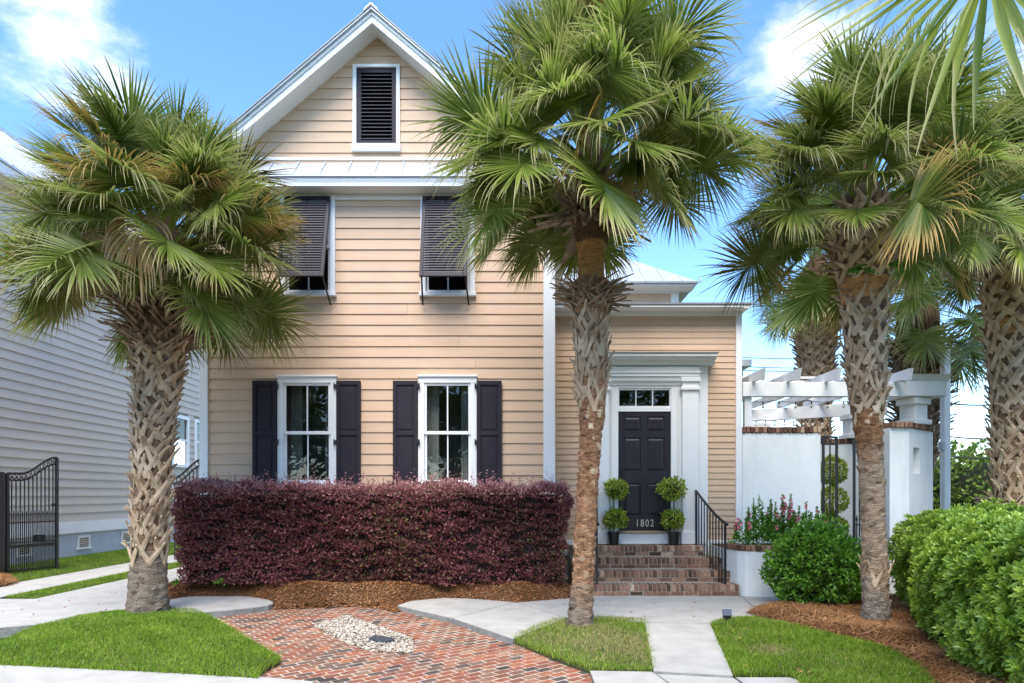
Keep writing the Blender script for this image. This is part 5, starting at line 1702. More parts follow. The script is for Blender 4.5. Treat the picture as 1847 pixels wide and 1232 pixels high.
        link('frond', mesh, root, (hc.x + ro * math.cos(ga), hc.y + ro * math.sin(ga), zo), (R(rr.gauss(0, 7)), R(-(pit - c)), ga), (sc, sc, sc))
    for (az, dz_, s_) in dead:
        o = link('dead_frond', rr.choice(FRD), root, (hc.x + .15 * math.cos(az), hc.y + .15 * math.sin(az), hz + dz_), (0, 0, az), (s_, s_, s_))
        o['label'] = 'dead tan frond hanging under the crown'
    # tight sheath where the fronds leave the trunk
    zt0 = profile[-1][0]
    MB().lathe([(profile[-1][1] * .98, zt0 - bz - .15), (profile[-1][1] * .9, hz - .05), (profile[-1][1] * .55, hz + .25), (.05, hz + .5)], 14, (hc.x, hc.y)).build('bud_sheath', m_core, root, True)
    return root

palm((-4.75, 8.32, -.01), (-4.55, 8.32, 4.1), [(-.02, .255), (.25, .228), (.75, .195), (1.6, .195), (2.6, .22), (3.4, .29), (3.9, .38), (4.25, .36)],
     'shaggy palm on the lawn island left of the purple hedge', 4.72, 126, .95,
     boots=[(.66, 2.0, 6, .125, BOOT, 1.05), (2.08, 3.30, 7, .105, BOOT, .85), (3.38, 4.1, 10, .075, BOOTL, .55)], zones=[(-.06, .80, m_trunk_g), (.78, 4.3, m_trunk)], seed=3, pitches=(84, -38), yellow=.10,
     dead=[(R(-150), -.12, 1.05), (R(-100), -.22, .95), (R(-72), -.10, 1.05), (R(-20), -.3, .8)],
     axis=[(0, -4.75), (.8, -4.735), (2.5, -4.66), (4.2, -4.55), (5.5, -4.55)], flakes=[(.02, .75, 70, m_trunk_g)], stubs=[(3.65, 4.25, 60, 5, 45, .55)])
palm((.79, 7.44, -.01), (.93, 7.44, 5.0), [(-.02, .155), (.12, .142), (.5, .118), (1.5, .112), (2.2, .118), (2.6, .155), (3.4, .175), (3.85, .23), (3.98, .23), (4.04, .15), (4.36, .148), (4.5, .19), (4.95, .23)],
     'tall palm in front of the front door steps with ringed neck', 5.38, 128, .99,
     boots=[(2.44, 3.62, 6, .115, BOOT, 1.05), (3.70, 3.90, 10, .06, BOOTL, .35), (4.66, 4.95, 9, .07, BOOTL, .6)],
     zones=[(-.06, 2.52, m_bark2), (2.50, 4.04, m_trunk_o), (4.0, 4.46, m_fibre), (4.44, 5.0, m_core)], seed=8, pitches=(86, -38), skipaz=lambda a, t: t > .72 and (a < 1.25 or a > 6.05), yellow=.08,
     axis=[(0, .79), (1.2, .86), (2.4, .93), (3.5, .925), (5.5, .93)], flakes=[(.05, 1.6, 90, m_bark2), (1.5, 2.5, 130, m_bark2), (.3, 2.4, 34, m_boot)], stubs=[(4.62, 4.92, 46, -30, 14, 1.0), (3.74, 3.93, 34, 2, 26, .62)])
palm((4.21, 7.37, -.01), (4.05, 7.37, 4.8), [(-.02, .155), (.3, .134), (1.3, .122), (2.1, .127), (2.35, .145), (2.6, .17), (3.6, .205), (4.3, .29), (4.75, .29)],
     'palm with fern tufts on its trunk beside the round green shrub', 4.86, 100, .86,
     boots=[(2.36, 3.75, 6, .115, BOOT, 1.0), (4.0, 4.7, 8, .085, BOOT, .7), (.50, .60, 3, .1, BOOT, .9)],
     zones=[(-.06, 2.5, m_bark3), (2.48, 3.75, m_trunk), (3.73, 4.02, m_fibre), (4.0, 4.8, m_trunk)], seed=12, pitches=(84, -26), yellow=.34,
     axis=[(0, 4.21), (1.5, 4.17), (3, 4.08), (5.5, 4.05)], flakes=[(.05, .7, 50, m_bark3), (.6, 1.9, 60, m_bark3), (1.9, 2.45, 80, m_bark3)], stubs=[(4.1, 4.7, 44, 0, 40, .6), (3.7, 3.9, 14, 0, 30, .5)])
palm((7.86, 10.0, -.01), (7.80, 10.0, 5.2), [(-.02, .20), (.9, .22), (1.5, .22), (3.2, .25), (4.6, .33), (5.2, .34)],
     'thick trunked palm rising behind the glossy hedge', 5.75, 80, 1.12,
     boots=[(1.35, 4.0, 6, .135, BOOT, 1.1), (4.2, 5.1, 7, .12, BOOT, 1.), (1.15, 1.3, 6, .07, BOOTL, .7)],
     zones=[(-.06, 1.3, m_core), (1.3, 4.0, m_trunk), (4.0, 4.25, m_fibre), (4.25, 5.2, m_trunk)], seed=21, pitches=(84, -34), yellow=.25, stubs=[(1.1, 1.6, 30, -15, 25, .8), (4.9, 5.3, 24, 0, 40, .8)])
palm((9.0, 10.7, -.01), (8.9, 10.7, 5.6), [(-.02, .5), (1.2, .48), (3, .42), (5.6, .42)],
     'palm with smooth brown trunk at the right edge', 6.3, 36, 1.1,
     boots=[(3.6, 5.4, 7, .12, BOOT, 1.)], zones=[(-.06, 5.6, m_trunk_o)], seed=25, pitches=(84, -20), yellow=.2)
palm((XX(1470, 15), 15, -.01), (XX(1472, 15), 15, 6.4), [(-.02, .28), (2, .27), (4.5, .34), (6.2, .5), (6.5, .45)],
     'background palm standing behind the pergola', 6.7, 44, 1.05,
     boots=[(2.4, 4.2, 6, .13, BOOT, 1.1), (4.2, 6.3, 8, .11, BOOT, 1.)], zones=[(-.06, 6.4, m_trunk)], seed=31, pitches=(80, -50), yellow=.45)
palm((XX(1655, 14.2), 14.2, -.01), (XX(1655, 14.2), 14.2, 5.0), [(-.02, .28), (2, .3), (4, .4), (5.1, .45)],
     'background palm behind the white gate pier', 5.75, 40, 1.1,
     boots=[(2.2, 4.9, 8, .12, BOOTL, 1.)], zones=[(-.06, 5.0, m_core)], seed=35, pitches=(80, -58))
# palm beside the camera: one leaf hangs into the view
near = empty('palm_tree', (2.95, 3.2, -.1), 'near palm whose leaf hangs into the top right corner', 'palm tree', 'cabbage palms in the yard')
MB().lathe([(.19, 0), (.16, 1.5), (.16, 3.4), (.2, 4.6), (.15, 5.1)], 16).build('trunk', m_trunk, near, True)
FN = frond_mesh('frond', -52, 901, m_frond, LP=1.0, LB=1.08, nl=38, W0=.042)
link('frond', FN, near, (-.20, .0, 4.84), (R(12), 0, R(203)), (1.0, 1.0, 1.0))
for k in range(11):
    a = R(-130 + k * 16)
    link('frond', random.choice(FR[(30, 14, 58)[k % 3]]), near, (.1 * math.cos(a), .1 * math.sin(a), 4.9), (0, 0, a))

# fern tufts growing on the right palm
for i, (px, py) in enumerate(((1548, 486), (1608, 476))):
    x, z = XX(px, 7.0), ZZ(py, 7.0)
    ft = empty('fern', (x, 7.02, z), ('small bright fern on the left side of the palm boots', 'small bright fern on the right side of the palm boots')[i], 'fern', 'ferns on the palm trunk')
    for k in range(7):
        a = R(-90 + random.uniform(-85, 85)); e = random.uniform(-.2, .7)
        st = np.linspace(0, 1, 14)
        P = np.stack([np.cos(a) * np.cos(e) * st * .2, np.sin(a) * np.cos(e) * st * .12, np.sin(e) * st * .2 - .10 * st ** 2], 1)
        dl = np.array([-math.sin(a), math.cos(a) * .3, .15])
        PP = np.concatenate([P, P]); NN = np.concatenate([np.tile(dl, (14, 1)), np.tile(-dl, (14, 1))])
        V, T, A_ = leaves(PP, NN, .05, .022, rng.uniform(.01, 1, 28), .1, 0, .15)
        link('leaf', np_mesh('leaf', V, T, m_fern, A_), ft)

# ------------------------------------------------------------------ hedges and shrubs
def box_surface(n, x0, x1, y0, y1, z0, z1, wts):
    """points and outward normals on the faces front, top, left, right"""
    f = rng.choice(4, n, p=np.array(wts) / sum(wts))
    u, v = rng.uniform(0, 1, n), rng.uniform(0, 1, n)
    P = np.zeros((n, 3)); Q = np.zeros((n, 3))
    for k, (p, q) in enumerate(((lambda u, v: (x0 + (x1 - x0) * u, y0 + 0 * u, z0 + (z1 - z0) * v), (0, -1, 0)), (lambda u, v: (x0 + (x1 - x0) * u, y0 + (y1 - y0) * v, z1 + 0 * u), (0, 0, 1)),
                                (lambda u, v: (x0 + 0 * u, y0 + (y1 - y0) * u, z0 + (z1 - z0) * v), (-1, 0, 0)), (lambda u, v: (x1 + 0 * u, y0 + (y1 - y0) * u, z0 + (z1 - z0) * v), (1, 0, 0)))):
        m = f == k
        P[m] = np.stack(p(u[m], v[m]), 1); Q[m] = q
    return P, Q, f
hx0, hx1, hy0, hy1, hz0, hz1 = -4.98, .80, 9.42, 10.22, .20, 1.62
hd = empty('hedge', (-2.1, 9.8, .15), 'clipped dark purple hedge under the ground floor windows', 'hedge')
hd.location = (0, 0, 0)
n = 64000
P, Q, fc_ = box_surface(n, hx0, hx1, hy0, hy1, hz0, hz1, (6.2, 2.2, .9, .9))
xz = P[:, [0, 2]]
spray = vnoise(np.stack([P[:, 0] * .55, P[:, 2] * 1.5], 1), 15, 6)
bul = .085 * vnoise(xz, 2.2, 1) + .04 * vnoise(xz, 7.0, 4) + .045 * spray
keep_ = (spray > -.25) | (rng.uniform(0, 1, n) < .35)
P += Q * (bul - np.abs(rng.normal(0, .05, n)))[:, None]
P, Q, fc_ = P[keep_], Q[keep_], fc_[keep_]; n = len(P)
# ragged top, rounded corners, thin bottom
P[:, 2] += np.where(fc_ == 1, 0.06 * vnoise(P[:, :2], 4, 2) + np.abs(rng.normal(0, .03, n)), 0)
lowm = (P[:, 2] < .42) & (rng.uniform(0, 1, n) < .15 + .25 * (vnoise(P[:, [0, 1]], 3, 9) > 0))
P, Q, fc_ = P[~lowm], Q[~lowm], fc_[~lowm]
P[:, 2] = np.maximum(P[:, 2], .17)
# clumps run in loose horizontal sprays
n = len(P)
P[:, 2] += .012 * np.sin(P[:, 2] * 70 + 6 * vnoise(P[:, [0, 2]], 3, 7))
hue = .44 + .16 * vnoise(P[:, [0, 2]], 2.2, 3) + rng.normal(0, .17, n)
hue = np.clip(hue, 0.01, .78)
new = rng.uniform(0, 1, n) < np.clip((P[:, 2] - 1.40) / .24, 0, 1) * .8
hue[new] = rng.uniform(.76, .88, new.sum())
gr = (rng.uniform(0, 1, n) < .09 + .32 * np.clip(vnoise(P[:, [0, 2]], 1.7, 8), 0, 1) * (P[:, 0] > -3)) & ~new
hue[gr] = rng.uniform(.92, .955, gr.sum())
yl = rng.uniform(0, 1, n) < .0025
hue[yl] = 1
V, T, A_ = leaves(P, Q, .058, .031, hue, .2, .45, .65)
link('foliage', np_mesh('foliage', V, T, m_loro, A_), hd)
# new shoots standing above the top
sh_x = rng.uniform(hx0 + .02, hx1 - .02, 900); sh_y = rng.uniform(hy0 - .03, hy0 + .5, 900)
PP = []; NNl = []; HU = []
for x, y in zip(sh_x, sh_y):
    h_ = abs(random.gauss(0, .085)) + .02
    dx, dy = random.gauss(0, .25), random.gauss(0, .25)
    for k in range(7):
        t = k / 6
        PP.append((x + dx * h_ * t, y + dy * h_ * t, hz1 - .02 + h_ * t * 1.3)); NNl.append((random.gauss(0, 1), random.gauss(0, 1), .6)); HU.append(random.uniform(.74, .88))
V, T, A_ = leaves(np.array(PP), np.array(NNl), .040, .020, np.array(HU), .2, .2, .3)
link('new_shoots', np_mesh('new_shoots', V, T, m_loro, A_), hd)
MB().box(hx0 + .10, hx1 - .10, hy0 + .11, hy1 - .1, .22, hz1 - .09).build('shade_core', m_lorocore, hd)  # solid dark block blocking the view through; shade put into its colour
for k in range(13):
    x = hx0 + .25 + k * .45
    for j in range(3):
        MB().tube([(x, hy0 + .4, .05), (x + random.uniform(-.15, .15), hy0 + .3, .28), (x + random.uniform(-.25, .25), hy0 + .25, .5)], [.018, .013, .009], 5).build('stem', m_stem, hd)
# little weeds at the hedge foot
for (px, py, sz, lab) in ((396, 1052, .09, 'small green weed below the purple hedge near its left end'), (316, 1047, .07, 'tiny green weed at the left corner of the purple hedge')):
    x, y = XX(px, 9.28), 9.28
    n = 30
    V, T, A_ = leaves(np.tile((0, 0, .0), (n, 1)) + rng.normal(0, .018, (n, 3)) + [0, 0, .05], np.tile((0, -.4, .6), (n, 1)), .06, .025, rng.uniform(.3, 1, n), .1, .4, .8)
    tag(link('weed', np_mesh('weed', V, T, m_fern, A_), None, (x, y, .19)), lab, 'weed')

def ball_leaves(n, rx, ry, rz, ln, wd, seed, lump=.08, zmin=-1., up=.2, spread=.8, hs=(.5, .2)):
    d = rng.normal(0, 1, (n, 3)); d /= np.linalg.norm(d, axis=1)[:, None]
    d = d[d[:, 2] > zmin]; n = len(d)
    a = np.arctan2(d[:, 1], d[:, 0])
    l = 1 + .5 * lump * np.sin(2 * a + 3 * d[:, 2] + 2 * seed) + lump * np.sin(5 * a + 4 * d[:, 2] + seed) * np.cos(4 * d[:, 2] * 2 + seed) + lump * .6 * np.sin(11 * a - 7 * d[:, 2] + seed * 2) - np.abs(rng.normal(0, .07, n))
    P = d * l[:, None] * [rx, ry, rz]
    hue = np.clip(rng.normal(hs[0], hs[1], n), .01, 1)
    return leaves(P, d, ln, wd, hue, .2, up, spread)
shb = empty('shrub', (4.08, 8.62, .0), 'round clipped green shrub left of the right palm trunk', 'shrub')
V, T, A_ = ball_leaves(13000, .57, .56, .54, 0.070, .034, 2, .15, -.93, .2, .8, (.48, .22))
link('foliage', np_mesh('foliage', V, T, m_box, A_), shb, (.03, 0, .555))
b_ = MB().lathe([(.05, .12), (.34, .25), (.44, .52), (.36, .80), (.16, .94), (.02, .97)], 14); b_.build('shade_core', m_pittcore, shb, True)  # solid dark filler with the shrub's inner shade in its colour
for k in range(5):
    MB().tube([(random.uniform(-.06, .06), random.uniform(-.06, .06), 0), (random.uniform(-.3, .3), random.uniform(-.3, .1), .3)], [.02, .012], 6).build('stem', m_stem, shb)

# big glossy hedge on the right: leaves in whorls
hp = [(3.72, 4.3), (3.86, 5.4), (4.36, 6.5), (4.98, 7.7), (5.35, 8.5), (5.62, 9.1), (6.2, 9.45), (9.6, 9.6), (9.6, 4.3)]
gh = empty('hedge', (0, 0, 0), 'bright green glossy hedge of whorled leaves at the right edge', 'hedge')
ZT = 1.27
hpoly = hp
cen = np.array([6.6, 7.])
nW = 8200
edges = [(np.array(hp[i]), np.array(hp[i + 1])) for i in range(7)] + [(np.array((6.6, 4.3)), np.array(hp[0]))]
ln_ = np.array([np.linalg.norm(b - a) for a, b in edges])
wt = ln_ * np.array([1.6, 1.7, 1.5, 1.1, 1, .8, .35, .55]); wt /= wt.sum()
nS = int(nW * .60)
ei = rng.choice(8, nS, p=wt); u = rng.uniform(0, 1, nS)
PA = np.array([edges[i][0] for i in ei]); PB = np.array([edges[i][1] for i in ei])
E = PA + (PB - PA) * u[:, None]
td_ = (PB - PA) / np.linalg.norm(PB - PA, axis=1)[:, None]
No = np.stack([-td_[:, 1], td_[:, 0]], 1)
zz = rng.uniform(.06, 1, nS) ** .85
bulge = .12 * np.sin(np.pi * np.clip(zz, 0, 1)) + .09 * vnoise(np.stack([E[:, 0] * 1.4 + E[:, 1], zz * 2], 1), 3.0, 2) + .05 * vnoise(np.stack([E[:, 0] + E[:, 1] * 1.7, zz * 2], 1), 8.0, 5)
rnd_in = np.clip((zz - .72) / .28, 0, 1) ** 2 * .30                   # rounded shoulder
stray = np.where(rng.uniform(0, 1, nS) < .07, rng.uniform(.03, .13, nS), 0)
E = E + No * (stray + .07 * vnoise(np.stack([E[:, 0] + 2 * E[:, 1], zz * 1.3], 1), 1.7, 8) + bulge - rnd_in - np.abs(rng.normal(0, .07, nS)))[:, None]
PS = np.column_stack([E, zz * ZT]); NS = np.column_stack([No * (1 - .5 * np.clip((zz - .6) / .4, 0, 1))[:, None], .25 + .9 * np.clip((zz - .55) / .45, 0, 1)])
PT2 = sample(inset(hp, .12), nW - nS)
NT = np.tile((0, -.15, 1.0), (len(PT2), 1))
PT = np.column_stack([PT2, ZT + .08 * vnoise(PT2, 2.4, 3) + .05 * vnoise(PT2, 7, 6) - np.abs(rng.normal(0, .03, len(PT2))) - .16 * np.clip(1 - edgedist(hp, PT2) / .3, 0, 1) + np.where(rng.uniform(0, 1, len(PT2)) < .08, rng.uniform(.02, .12, len(PT2)), 0)])
PW = np.concatenate([PS, PT]); NW = np.concatenate([NS, NT])
NW += rng.normal(0, .28, NW.shape); NW /= np.linalg.norm(NW, axis=1)[:, None]
hueW = np.clip(.48 + .15 * vnoise(PW[:, :2] + PW[:, 2:3], 2.5, 1) + rng.normal(0, .22, len(PW)), .02, .98)
k = 12
wsc = rng.uniform(.65, 1.4, len(PW))
rr_ = rng.normal(0, 1, PW.shape); S1 = np.cross(NW, rr_); S1 /= np.linalg.norm(S1, axis=1)[:, None]; S2 = np.cross(NW, S1)
ang0 = rng.uniform(0, 6.28, len(PW))
allP, allD, allH = [], [], []
Vl, Tl, RN, TTl = [], [], [], []
for j in range(k):
    th = ang0 + j * 2.4
    open_ = .30 + 1.0 * j / k + rng.normal(0, .08, len(PW))
    rdir = S1 * np.cos(th)[:, None] + S2 * np.sin(th)[:, None]
    d = NW * np.cos(open_)[:, None] + rdir * np.sin(open_)[:, None]
    sd_ = np.cross(d, NW); sd_ /= np.linalg.norm(sd_, axis=1)[:, None] + 1e-9
    l = (.088 * wsc * rng.uniform(.75, 1.2, len(PW)) * (.7 + .3 * j / k))[:, None]; ww = l * .27
    a = PW + NW * (.012 * (1 - j / k)); m1 = a + d * l * .62; tip = a + d * l - NW * l * .10
    up_ = np.cross(sd_, d)
    V = np.stack([a, m1 + sd_ * ww * .55 , tip, m1 - sd_ * ww * .55, m1 - up_ * ww * .15], 1)
    Vl.append(V)
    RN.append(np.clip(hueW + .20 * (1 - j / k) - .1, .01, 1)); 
V = np.stack(Vl, 1).reshape(-1, 3)
nn = len(PW) * k
kk = np.arange(nn)[:, None] * 5
T = np.concatenate([kk + [0, 1, 4], kk + [4, 1, 2], kk + [0, 4, 3], kk + [4, 2, 3]], 0)
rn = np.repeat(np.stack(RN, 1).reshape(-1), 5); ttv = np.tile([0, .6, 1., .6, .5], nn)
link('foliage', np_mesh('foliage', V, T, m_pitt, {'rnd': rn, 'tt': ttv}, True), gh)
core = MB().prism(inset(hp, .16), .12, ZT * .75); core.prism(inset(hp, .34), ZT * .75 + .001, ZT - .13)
core.build('shade_core', m_pittcore, gh)  # solid dark filler, coloured as the shade between the whorls
for q in range(14):
    x, y = hp[q % 6][0] + random.uniform(.2, .5), hp[q % 6][1] + random.uniform(-.1, .6)
    MB().tube([(x, y, 0), (x + random.uniform(-.1, .1), y, .3)], [.02, .015], 6).build('stem', m_stem, gh)

# topiaries in black pots on the landing
def topiary(px, label, balls, sd_):
    x, y, z = XX(px, 10.62), 10.64, 4 * RZ
    t = empty('topiary', (x, y, z), label, 'topiary', 'potted topiaries beside the front door')
    pt = MB().lathe([(.078, .002), (.098, .185), (.104, .186), (.104, .218), (.094, .218), (.09, .19), (.01, .185)], 22)
    pt.build('pot', m_pot, t, False)
    MB().tube([(0, 0, .18), (.008, 0, .5), (-.005, .004, .98)], [.014, .012, .009], 7).build('stem', m_stem, t)
    for (dx, dz, rx, rz_) in balls:
        n = 800
        V, T, A_ = ball_leaves(n, rx * .96, rx * .96, rz_ * .96, .060, .032, sd_ + dz * 9, .20, -1, .2, .9, (.5, .25))
        link('foliage', np_mesh('foliage', V, T, m_topi, A_), t, (dx, 0, dz))
        MB().lathe([(.01, dz - rz_ * .7), (rx * .62, dz - rz_ * .3), (rx * .66, dz + rz_ * .25), (.02, dz + rz_ * .7)], 10, (dx, 0)).build('ball_shade_core', m_pittcore, t, True)  # solid dark filler coloured as the shade inside the ball
topiary(1107, 'two-ball topiary in a black pot on the latch side of the front door', [(.05, .93, .162, .145), (.03, .445, .170, .138)], 1)
topiary(1216, 'larger two-ball topiary in a black pot next to the iron handrail', [(-.03, .93, .192, .166), (-.02, .43, .175, .14)], 5)
# topiary behind the courtyard gate
t = empty('topiary', (XX(1502, 12.0), 12.0, 0), 'slim three-tier topiary behind the iron courtyard gate', 'topiary')
MB().lathe([(.16, 0), (.2, .35), (.2, .4)], 16).build('pot', m_pot, t)
MB().tube([(0, 0, .3), (0, 0, 2.1)], [.025, .015], 7).build('stem', m_stem, t)
for (dz_, r) in ((1.98, .22), (1.42, .24), (.88, .24)):
    V, T, A_ = ball_leaves(1300, r, r, .25, .06, .035, dz_, .08, -1, .1, .9, (.55, .25))
    link('foliage', np_mesh('foliage', V, T, m_topi, A_), t, (0, 0, dz_))

# snapdragons and alyssum in the planter
def snapdragon(px, pytop, D, label, nflow, width=.07, leafn=420, hue=(.45, .2)):
    x = XX(px, D); z0 = .70
    ztop = ZZ(pytop, D)
    r_ = empty('snapdragon', (x, D, z0), label, 'flower', 'snapdragons in the planter')
    h_ = ztop - z0
    P = []; Q = []
    nst = 3
    sts = [(random.gauss(0, width * .5), random.gauss(0, width * .5)) for _ in range(nst)]
    hs_ = [h_] + [h_ * random.uniform(.65, .92) for _ in range(nst - 1)]
    sm = MB()
    for (dx, dy), hh in zip(sts, hs_):
        sm.tube([(dx, dy, 0), (dx * .9, dy * .9, hh * .5), (dx * .8, dy * .8, hh)], [.006, .005, .003], 5)
        for q in range(leafn // nst):
            t = random.random() ** .8
            sp_ = .030 * (1 - t) + .007; P.append((dx * (1 - .2 * t) + random.gauss(0, sp_), dy * (1 - .2 * t) + random.gauss(0, sp_), hh * t)); a = random.uniform(0, 6.28)
            Q.append((math.cos(a), math.sin(a), .7))
    sm.build('stem', m_gstem, r_)
    P, Q = np.array(P), np.array(Q)
    sz = .052 - .030 * np.clip(P[:, 2] / h_, 0, 1)
    V, T, A_ = leaves(P, Q, 1, 1, np.clip(rng.normal(*hue, len(P)), .01, 1), .1, .2, .25)
    # resize per leaf: lower leaves are longer
    V = V.reshape(-1, 4, 3); c0 = V[:, :1, :].copy()
    V = c0 + (V - c0) * (sz[:, None, None] * np.array([1., 1., 1.]))
    link('foliage', np_mesh('foliage', V.reshape(-1, 3), T, m_box, A_), r_)
    for q in range(nflow):
        (dx, dy), hh = sts[q % nst], hs_[q % nst]
        t = random.uniform(.72, .98)
        f = MB(); s = random.uniform(.016, .026); cx_, cy_, cz_ = dx * .8 + random.gauss(0, .018), dy * .8 - .02 + random.gauss(0, .01), hh * t
        for a in range(5):
            th = a * 1.257 + random.random()
            f.add([(cx_, cy_, cz_), (cx_ + s * math.cos(th), cy_ - .008, cz_ + s * math.sin(th)), (cx_ + s * 1.3 * math.cos(th + .5), cy_ - .016, cz_ + s * 1.3 * math.sin(th + .5)), (cx_ + s * math.cos(th + 1.0), cy_ - .008, cz_ + s * math.sin(th + 1.0))], [(0, 1, 2, 3)])
        f.build('flower', m_pink, r_)
SN = [(1348, 915, 10.05, 'bushy snapdragon with two pink buds beside the corner board', 2, .07), (1383, 915, 10.0, 'leafy snapdragon filling the middle of the planter', 1, .06), (1396, 920, 9.9, 'low snapdragon with deep pink blooms left of the cluster', 5, .06), (1424, 908, 10.0, 'bushy snapdragon with many coral blooms', 8, .06), (1446, 912, 10.0, 'snapdragon thick with leaves right of the pink cluster', 1, .07),
      (1336, 936, 9.95, 'leafy snapdragon with pink blooms leaning over the handrail end', 9, .09),
      (1361, 899, 10.2, 'tall green snapdragon spike first from the planter end', 0, .05), (1373, 893, 10.3, 'tallest bare green snapdragon spike', 0, .05),
      (1390, 900, 10.25, 'thin green snapdragon spike before the stucco wall', 1, .04), (1404, 906, 10.1, 'green snapdragon spike beside the pink cluster', 1, .05),
      (1416, 892, 10.15, 'pink flowering snapdragon with the highest blooms', 13, .06), (1428, 892, 10.2, 'snapdragon with pale pink blooms at its tip', 7, .06),
      (1438, 925, 9.9, 'short snapdragon with coral blooms', 8, .06), (1458, 905, 10.2, 'feathery snapdragon near the iron gate', 1, .07), (1473, 912, 10.1, 'snapdragon with few buds just before the iron gate', 2, .07), (1488, 925, 10.1, 'low leafy snapdragon at the gate end of the planter', 1, .08)]
for s_ in SN: snapdragon(*s_)
sp = sample(inset(pl, .16), 1500)
V, T, A_ = leaves(np.column_stack([sp, .70 + np.abs(rng.normal(0, .03, 1500))]), np.tile((0, 0, 1.), (1500, 1)), .05, .022, rng.uniform(.1, .9, 1500), .1, .3, .8)
tag(link('ground_cover', np_mesh('ground_cover', V, T, m_box, A_)), 'low green leaves covering the planter soil', kind='stuff')
sp = sample([(3.45, 9.75), (3.9, 9.70), (5.2, 9.7), (5.2, 9.95), (3.45, 10.0)], 420)
V, T, A_ = leaves(np.column_stack([sp, .775 + np.abs(rng.normal(0, .02, 420))]), np.tile((0, -.3, .6), (420, 1)), .026, .024, rng.uniform(0, 1, 420), 0, 0, .8)
tag(link('white_blossoms', np_mesh('white_blossoms', V, T, m_wpet, A_)), 'tiny white blossoms along the planter edge', kind='stuff')
# small vine on the railing foot
x, y = XX(1302, 9.75), 9.8
V, T, A_ = leaves(rng.normal(0, 1, (40, 3)) * [.03, .03, .09] + [0, 0, .12], rng.normal(0, 1, (40, 3)), .04, .022, rng.uniform(.2, 1, 40), .1, .2, .5)
tag(link('seedling', np_mesh('seedling', V, T, m_topi, A_), None, (x, 10.35, 3 * RZ)), 'small self-sown seedling in the brick steps corner', 'plant')

# solar stake light
sx, sy = G(1311, 1122)
so = empty('solar_light', (sx, sy, 0), 'small solar spotlight on a stake at the walkway corner of the lawn', 'solar light')
MB().tube([(0, 0, -.06), (0, 0, .08)], .012, 8).build('stake', m_iron, so)
MB().cbox(-.045, .045, -.022, .022, .045, .085, .006).build('lamp_head', m_iron, so)
pn_ = MB().cbox(-.055, .055, -.045, .045, -.006, .006, .003)
pn_.build('panel_frame', m_valve, so, loc=(0, -.005, .115), rot=(R(52), 0, R(-8)))
q_ = MB()
for i in range(4):
    for j in range(2):
        q_.box(-.048 + i * .0245, -.048 + i * .0245 + .0225, -.038 + j * .039, -.038 + j * .039 + .036, .0065, .0085)
q_.build('solar_cells', m_solar, so, loc=(0, -.005, .115), rot=(R(52), 0, R(-8)))

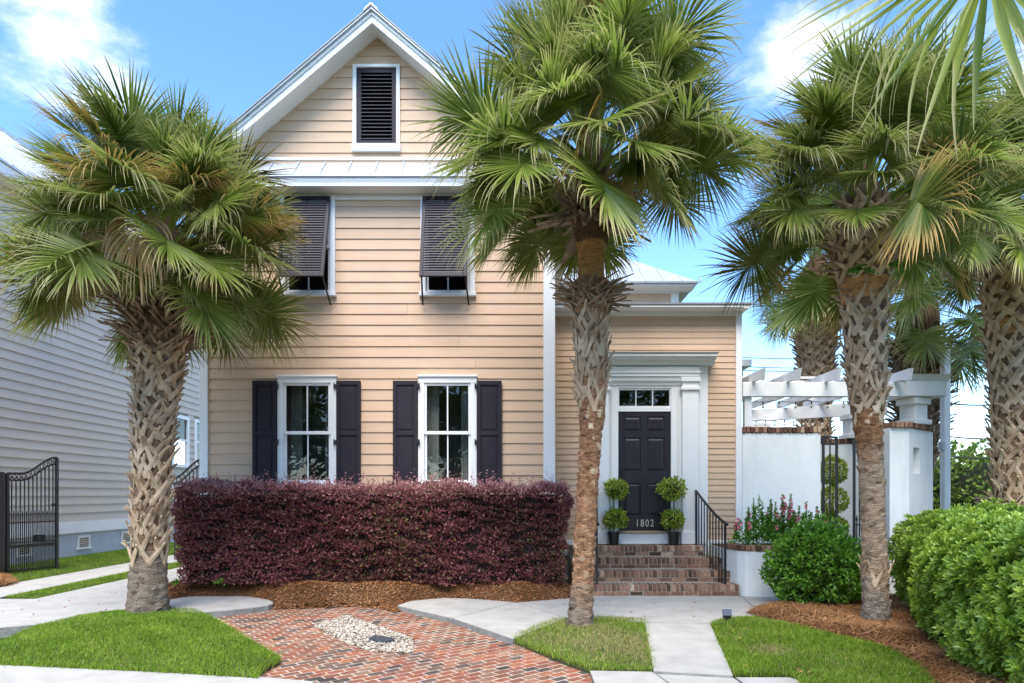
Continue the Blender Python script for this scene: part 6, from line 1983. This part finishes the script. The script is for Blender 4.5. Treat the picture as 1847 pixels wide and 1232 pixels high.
# white pole, wires and greenery beyond
pd = 13.0
MB_ = MB().cbox(XX(1703, pd), XX(1715, pd), pd, pd + .14, -.14, ZZ(630, pd), .01)
pole = tag(MB_.build('pole', m_white), 'slim white square pole between the pier and the thick palm', 'pole')
bx_ = MB().cbox(XX(1697, pd), XX(1704, pd), pd - .03, pd + .1, ZZ(812, pd), ZZ(797, pd), .01); bx_.build('meter_box', m_louvw, pole)
wd_ = 26.
for i, (pya, pyb) in enumerate(((640, 632), (656, 650), (663, 655), (700, 670), (788, 768), (715, 713), (773, 776), (808, 812))):
    x0_, x1_ = (1250, 1760) if i < 5 else (1640, 1900)
    dw_ = wd_ if i < 5 else 17
    pts = [(XX(x0_ + (x1_ - x0_) * t, dw_), dw_, ZZ(pya + (pyb - pya) * t, dw_) - .25 * 4 * t * (1 - t)) for t in [k / 12 for k in range(13)]]
    tag(MB().tube(pts, .016 if i < 5 else .02, 5).build('utility_wire', m_wire), ['highest thin overhead wire above the pergola', 'second thin overhead wire from the top above the pergola', 'thin overhead wire just under the second one above the pergola', 'thin overhead wire level with the pergola rafters', 'lowest thin overhead wire, seen under the pergola beam', 'upper dark wire between the white pole and the thick palm', 'middle dark wire between the white pole and the thick palm', 'lowest dark wire, in front of the pale green bush'][i], 'wire', 'overhead wires behind the pergola' if i < 5 else 'overhead wires behind the white pole')
def far_bush(x, y, rx, rz_, label, n=2600, sd_=1):
    t = empty('bush', (x, y, 0), label, 'bush')
    V, T, A_ = ball_leaves(n, rx, rx * .7, rz_, .16, .09, sd_, .10, -.6, .2, .8, (.5, .22))
    link('foliage', np_mesh('foliage', V, T, m_tree, A_), t, (0, 0, rz_ * .8))
    MB().lathe([(rx * .5, .1), (rx * .75, rz_ * .7), (rx * .6, rz_ * 1.3), (.05, rz_ * 1.6)], 10).build('shade_core', m_pittcore, t, True)  # solid dark filler coloured as the shade inside the bush
far_bush(XX(1705, 19), 19, 1.7, 1.62, 'pale green bush behind the white pole', 4200, 1)
far_bush(XX(1790, 18), 18, 1.6, 1.6, 'green bush behind the thick palm trunk', 3000, 2)
far_bush(XX(1620, 22), 22, 1.9, 1.3, 'distant bush hidden behind the gate pier', 2000, 3)
# trees across the street (seen in the window glass)
def far_tree(x, y, h, r, sd_):
    n = 5200
    d = rng.normal(0, 1, (n, 3)); d /= np.linalg.norm(d, axis=1)[:, None]
    P = d * (r * rng.uniform(.55, 1.05, n) ** .6)[:, None] * [1, 1, .8]
    P += .25 * r * np.stack([vnoise(P[:, :2], 2, sd_), vnoise(P[:, 1:], 2, sd_ + 1), vnoise(P[:, ::2], 2, sd_ + 2)], 1)
    return P + [x, y, h], d
PP, DD = [], []
for i, (x, y, h, r) in enumerate(((-16, -15, 5, 4), (-8.5, -17, 6, 4.6), (-1, -16, 5.2, 3.8), (6.5, -18, 6.2, 4.8), (14, -15, 5, 4), (-24, -16, 6, 5), (22, -17, 6, 5))):
    P, dd = far_tree(x, y, h, r, i); PP.append(P); DD.append(dd)
PP = np.concatenate(PP); DD = np.concatenate(DD)
V, T, A_ = leaves(PP, DD, .45, .26, np.clip(rng.normal(.4, .2, len(PP)), .01, 1), .2, .1, .8)
tag(link('treeline', np_mesh('treeline', V, T, m_tree, A_)), 'row of trees across the street behind the viewer', kind='stuff')
